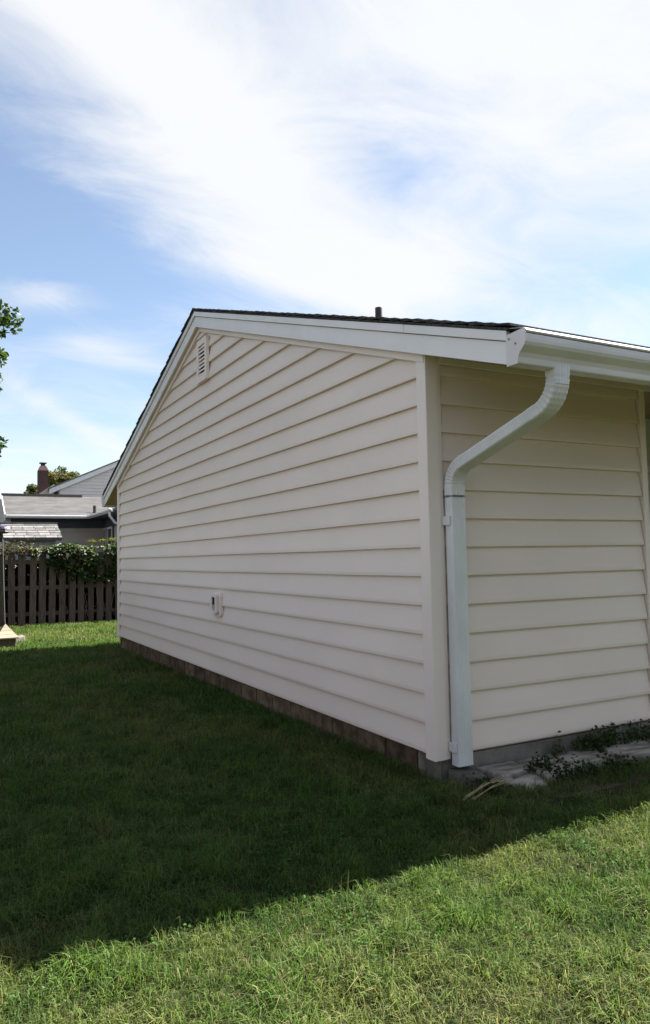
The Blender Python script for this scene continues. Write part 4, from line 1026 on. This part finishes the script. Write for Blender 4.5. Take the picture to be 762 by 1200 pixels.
# ------------------------------------------------------------------ trees
def tree(name, label, base, height, crown_c, crown_r, nleaf, lsize, cols, nlimb=14, group=None, seed=1, clumps=60, trunk_r=0.16, cr=(0.14, 0.28)):
    r = random.Random(seed); root = thing(name, label, 'tree', base, group)
    base = Vector(base); cc = Vector(crown_c)
    tr = MB(); topp = Vector((cc.x, cc.y, cc.z+crown_r[2]*0.6))
    pts = [base + (topp-base)*k_/7 + Vector((r.uniform(-.12, .12), r.uniform(-.12, .12), 0))*(k_ > 0) for k_ in range(8)]
    tr.tube(pts, [trunk_r*(1-0.85*k_/7) + (0.06 if k_ == 0 else 0) for k_ in range(8)], 10)
    P = []; Sz = []; C = []
    cl = []
    for k_ in range(clumps):
        while True:
            d = Vector((r.uniform(-1, 1), r.uniform(-1, 1), r.uniform(-1, 1)))
            if 0.35 < d.length < 1: break
        d = d*(1.0 if r.random() < 0.75 else 0.6)
        cl.append(cc + Vector((d.x*crown_r[0], d.y*crown_r[1], d.z*crown_r[2])))
    for k_, e in enumerate(cl):
        s = pts[2 + min(5, int(6*max(0, min(1, (e.z-base.z)/(topp.z-base.z)-0.15))))]
        if k_ < nlimb*4:
            mdl = s.lerp(e, 0.5) + Vector((r.uniform(-.2, .2), r.uniform(-.2, .2), 0.15))
            tr.tube([s, mdl, e], [trunk_r*0.32, trunk_r*0.16, 0.012], 5)
        rad = min(crown_r)*r.uniform(*cr); m_ = int(nleaf/clumps*r.uniform(0.5, 1.5))
        v = rng.normal(0, 1, (m_, 3)); v /= np.linalg.norm(v, axis=1)[:, None]; v *= (rng.random((m_, 1))**0.45)*rad; v[:, 2] *= 0.7
        for q_ in range(0, min(m_, 5 if crown_r[0] < 3.0 else 0)): tr.tube([e, Vector(np.array(e)+v[q_]*0.55+np.array([0, 0, 0.03])), Vector(np.array(e)+v[q_])], [0.010, 0.007, 0.004], 3)
        P.append(np.array(e)[None]+v); Sz.append(rng.uniform(0.7, 1.3, m_)*lsize); C.append(jitcol(m_, cols[r.randrange(len(cols))], 0.3, 0.15))
    tr.build('trunk', 'bark', root, smooth=True)
    lf = leaves('crown', np.concatenate(P), np.concatenate(Sz), np.concatenate(C), M['leaf'], aspect=0.5, flat=0.3); attach(lf, root)
    return root
# the tree whose branch ends reach into the frame
TYY = 13.0
tcx = at(-165, 420, Y=TYY); 
tree('maple_tree', 'broadleaf tree whose leafy branch tips reach in beside the open sky', (tcx.x, TYY, -0.28), 9, (tcx.x, TYY, at(-100, 445, Y=TYY).z), (2.85, 2.85, 2.9), 62000, 0.125,
     [(0.075, 0.125, 0.03), (0.055, 0.10, 0.025), (0.105, 0.135, 0.035), (0.04, 0.075, 0.02)], clumps=150, seed=4, cr=(0.10, 0.20))
# trees beyond the roofs
for (px, py, Y, rx, rz_, lab, cs, sd_) in (
        (80, 574, 44, 1.7, 1.3, 'yellow green treetop showing beside the brick chimney above the roof', [(0.15, 0.19, 0.045), (0.11, 0.155, 0.04), (0.20, 0.19, 0.06)], 11),
        (44, 592, 46, 1.2, 1.2, 'dark green treetop behind the low ridge left of the chimney', [(0.06, 0.09, 0.025), (0.10, 0.11, 0.03)], 12),
        (-75, 600, 40, 2.6, 2.6, 'large rounded green tree beyond the end of the bungalow', [(0.05, 0.08, 0.025), (0.07, 0.09, 0.03)], 13),
        (-150, 570, 36, 4.5, 4.0, 'tall spreading green tree far along the fence', [(0.05, 0.075, 0.022), (0.07, 0.085, 0.025)], 14)):
    c = at(px, py, Y=Y)
    tree('background_tree', lab, (c.x, Y, -0.3), c.z+rz_, c, (rx, rx, rz_), 11000, 0.14, cs, seed=sd_, clumps=45, cr=(0.22, 0.42), group='trees beyond the roofs')
# unseen trees added behind the viewer to cut sky light on the front
for k_, (tx, ty, hgt, rr_, lab) in enumerate(((-7.5, -12.5, 6.0, 3.2, 'added unseen light-blocking tree opposite the gable'), (-1.0, -14.5, 6.5, 3.6, 'added unseen light-blocking tree facing the corner post'),
                                 (6.0, -13.5, 6.2, 3.5, 'added unseen light-blocking tree facing the entry'), (13.0, -13.0, 6.5, 3.6, 'added unseen light-blocking tree facing the far end of the front wall'))):
    tree('added_tree', lab, (tx, ty, -0.22), hgt, (tx, ty, 4.4), (rr_, rr_*0.8, 3.9), 7000, 0.36, [(0.05, 0.075, 0.022), (0.065, 0.09, 0.028)], seed=40+k_, clumps=60, group='added trees across the lawn')
# goldenrod heads above the vine
for i, (px, py) in enumerate(((108, 634), (120, 633), (131, 632))):
    c = at(px, py, Y=FY+0.35); N = 130
    root = thing('goldenrod', 'yellow green flower head standing above the fence vine', 'flower', (c.x, FY+0.35, -0.28), 'yellow flower heads over the fence')
    MB().tube([(c.x, FY+0.35, -0.3), (c.x+0.02, FY+0.35, 0.8), (c.x, FY+0.35, c.z)], 0.008, 5).build('stem', mat_stem, root)
    pts = np.array(c)[None] + rng.normal(0, 1, (N, 3))*np.array([[0.045, 0.04, 0.018]])
    lf = leaves('flower_head', pts, rng.uniform(0.02, 0.04, N), jitcol(N, (0.26, 0.27, 0.03), 0.25), M['leaf']); attach(lf, root)

# drop the unused prototype flags
for o in S.objects:
    if o.type == 'MESH' and o.parent is None and 'label' not in o and 'kind' not in o: print('UNTAGGED', o.name)
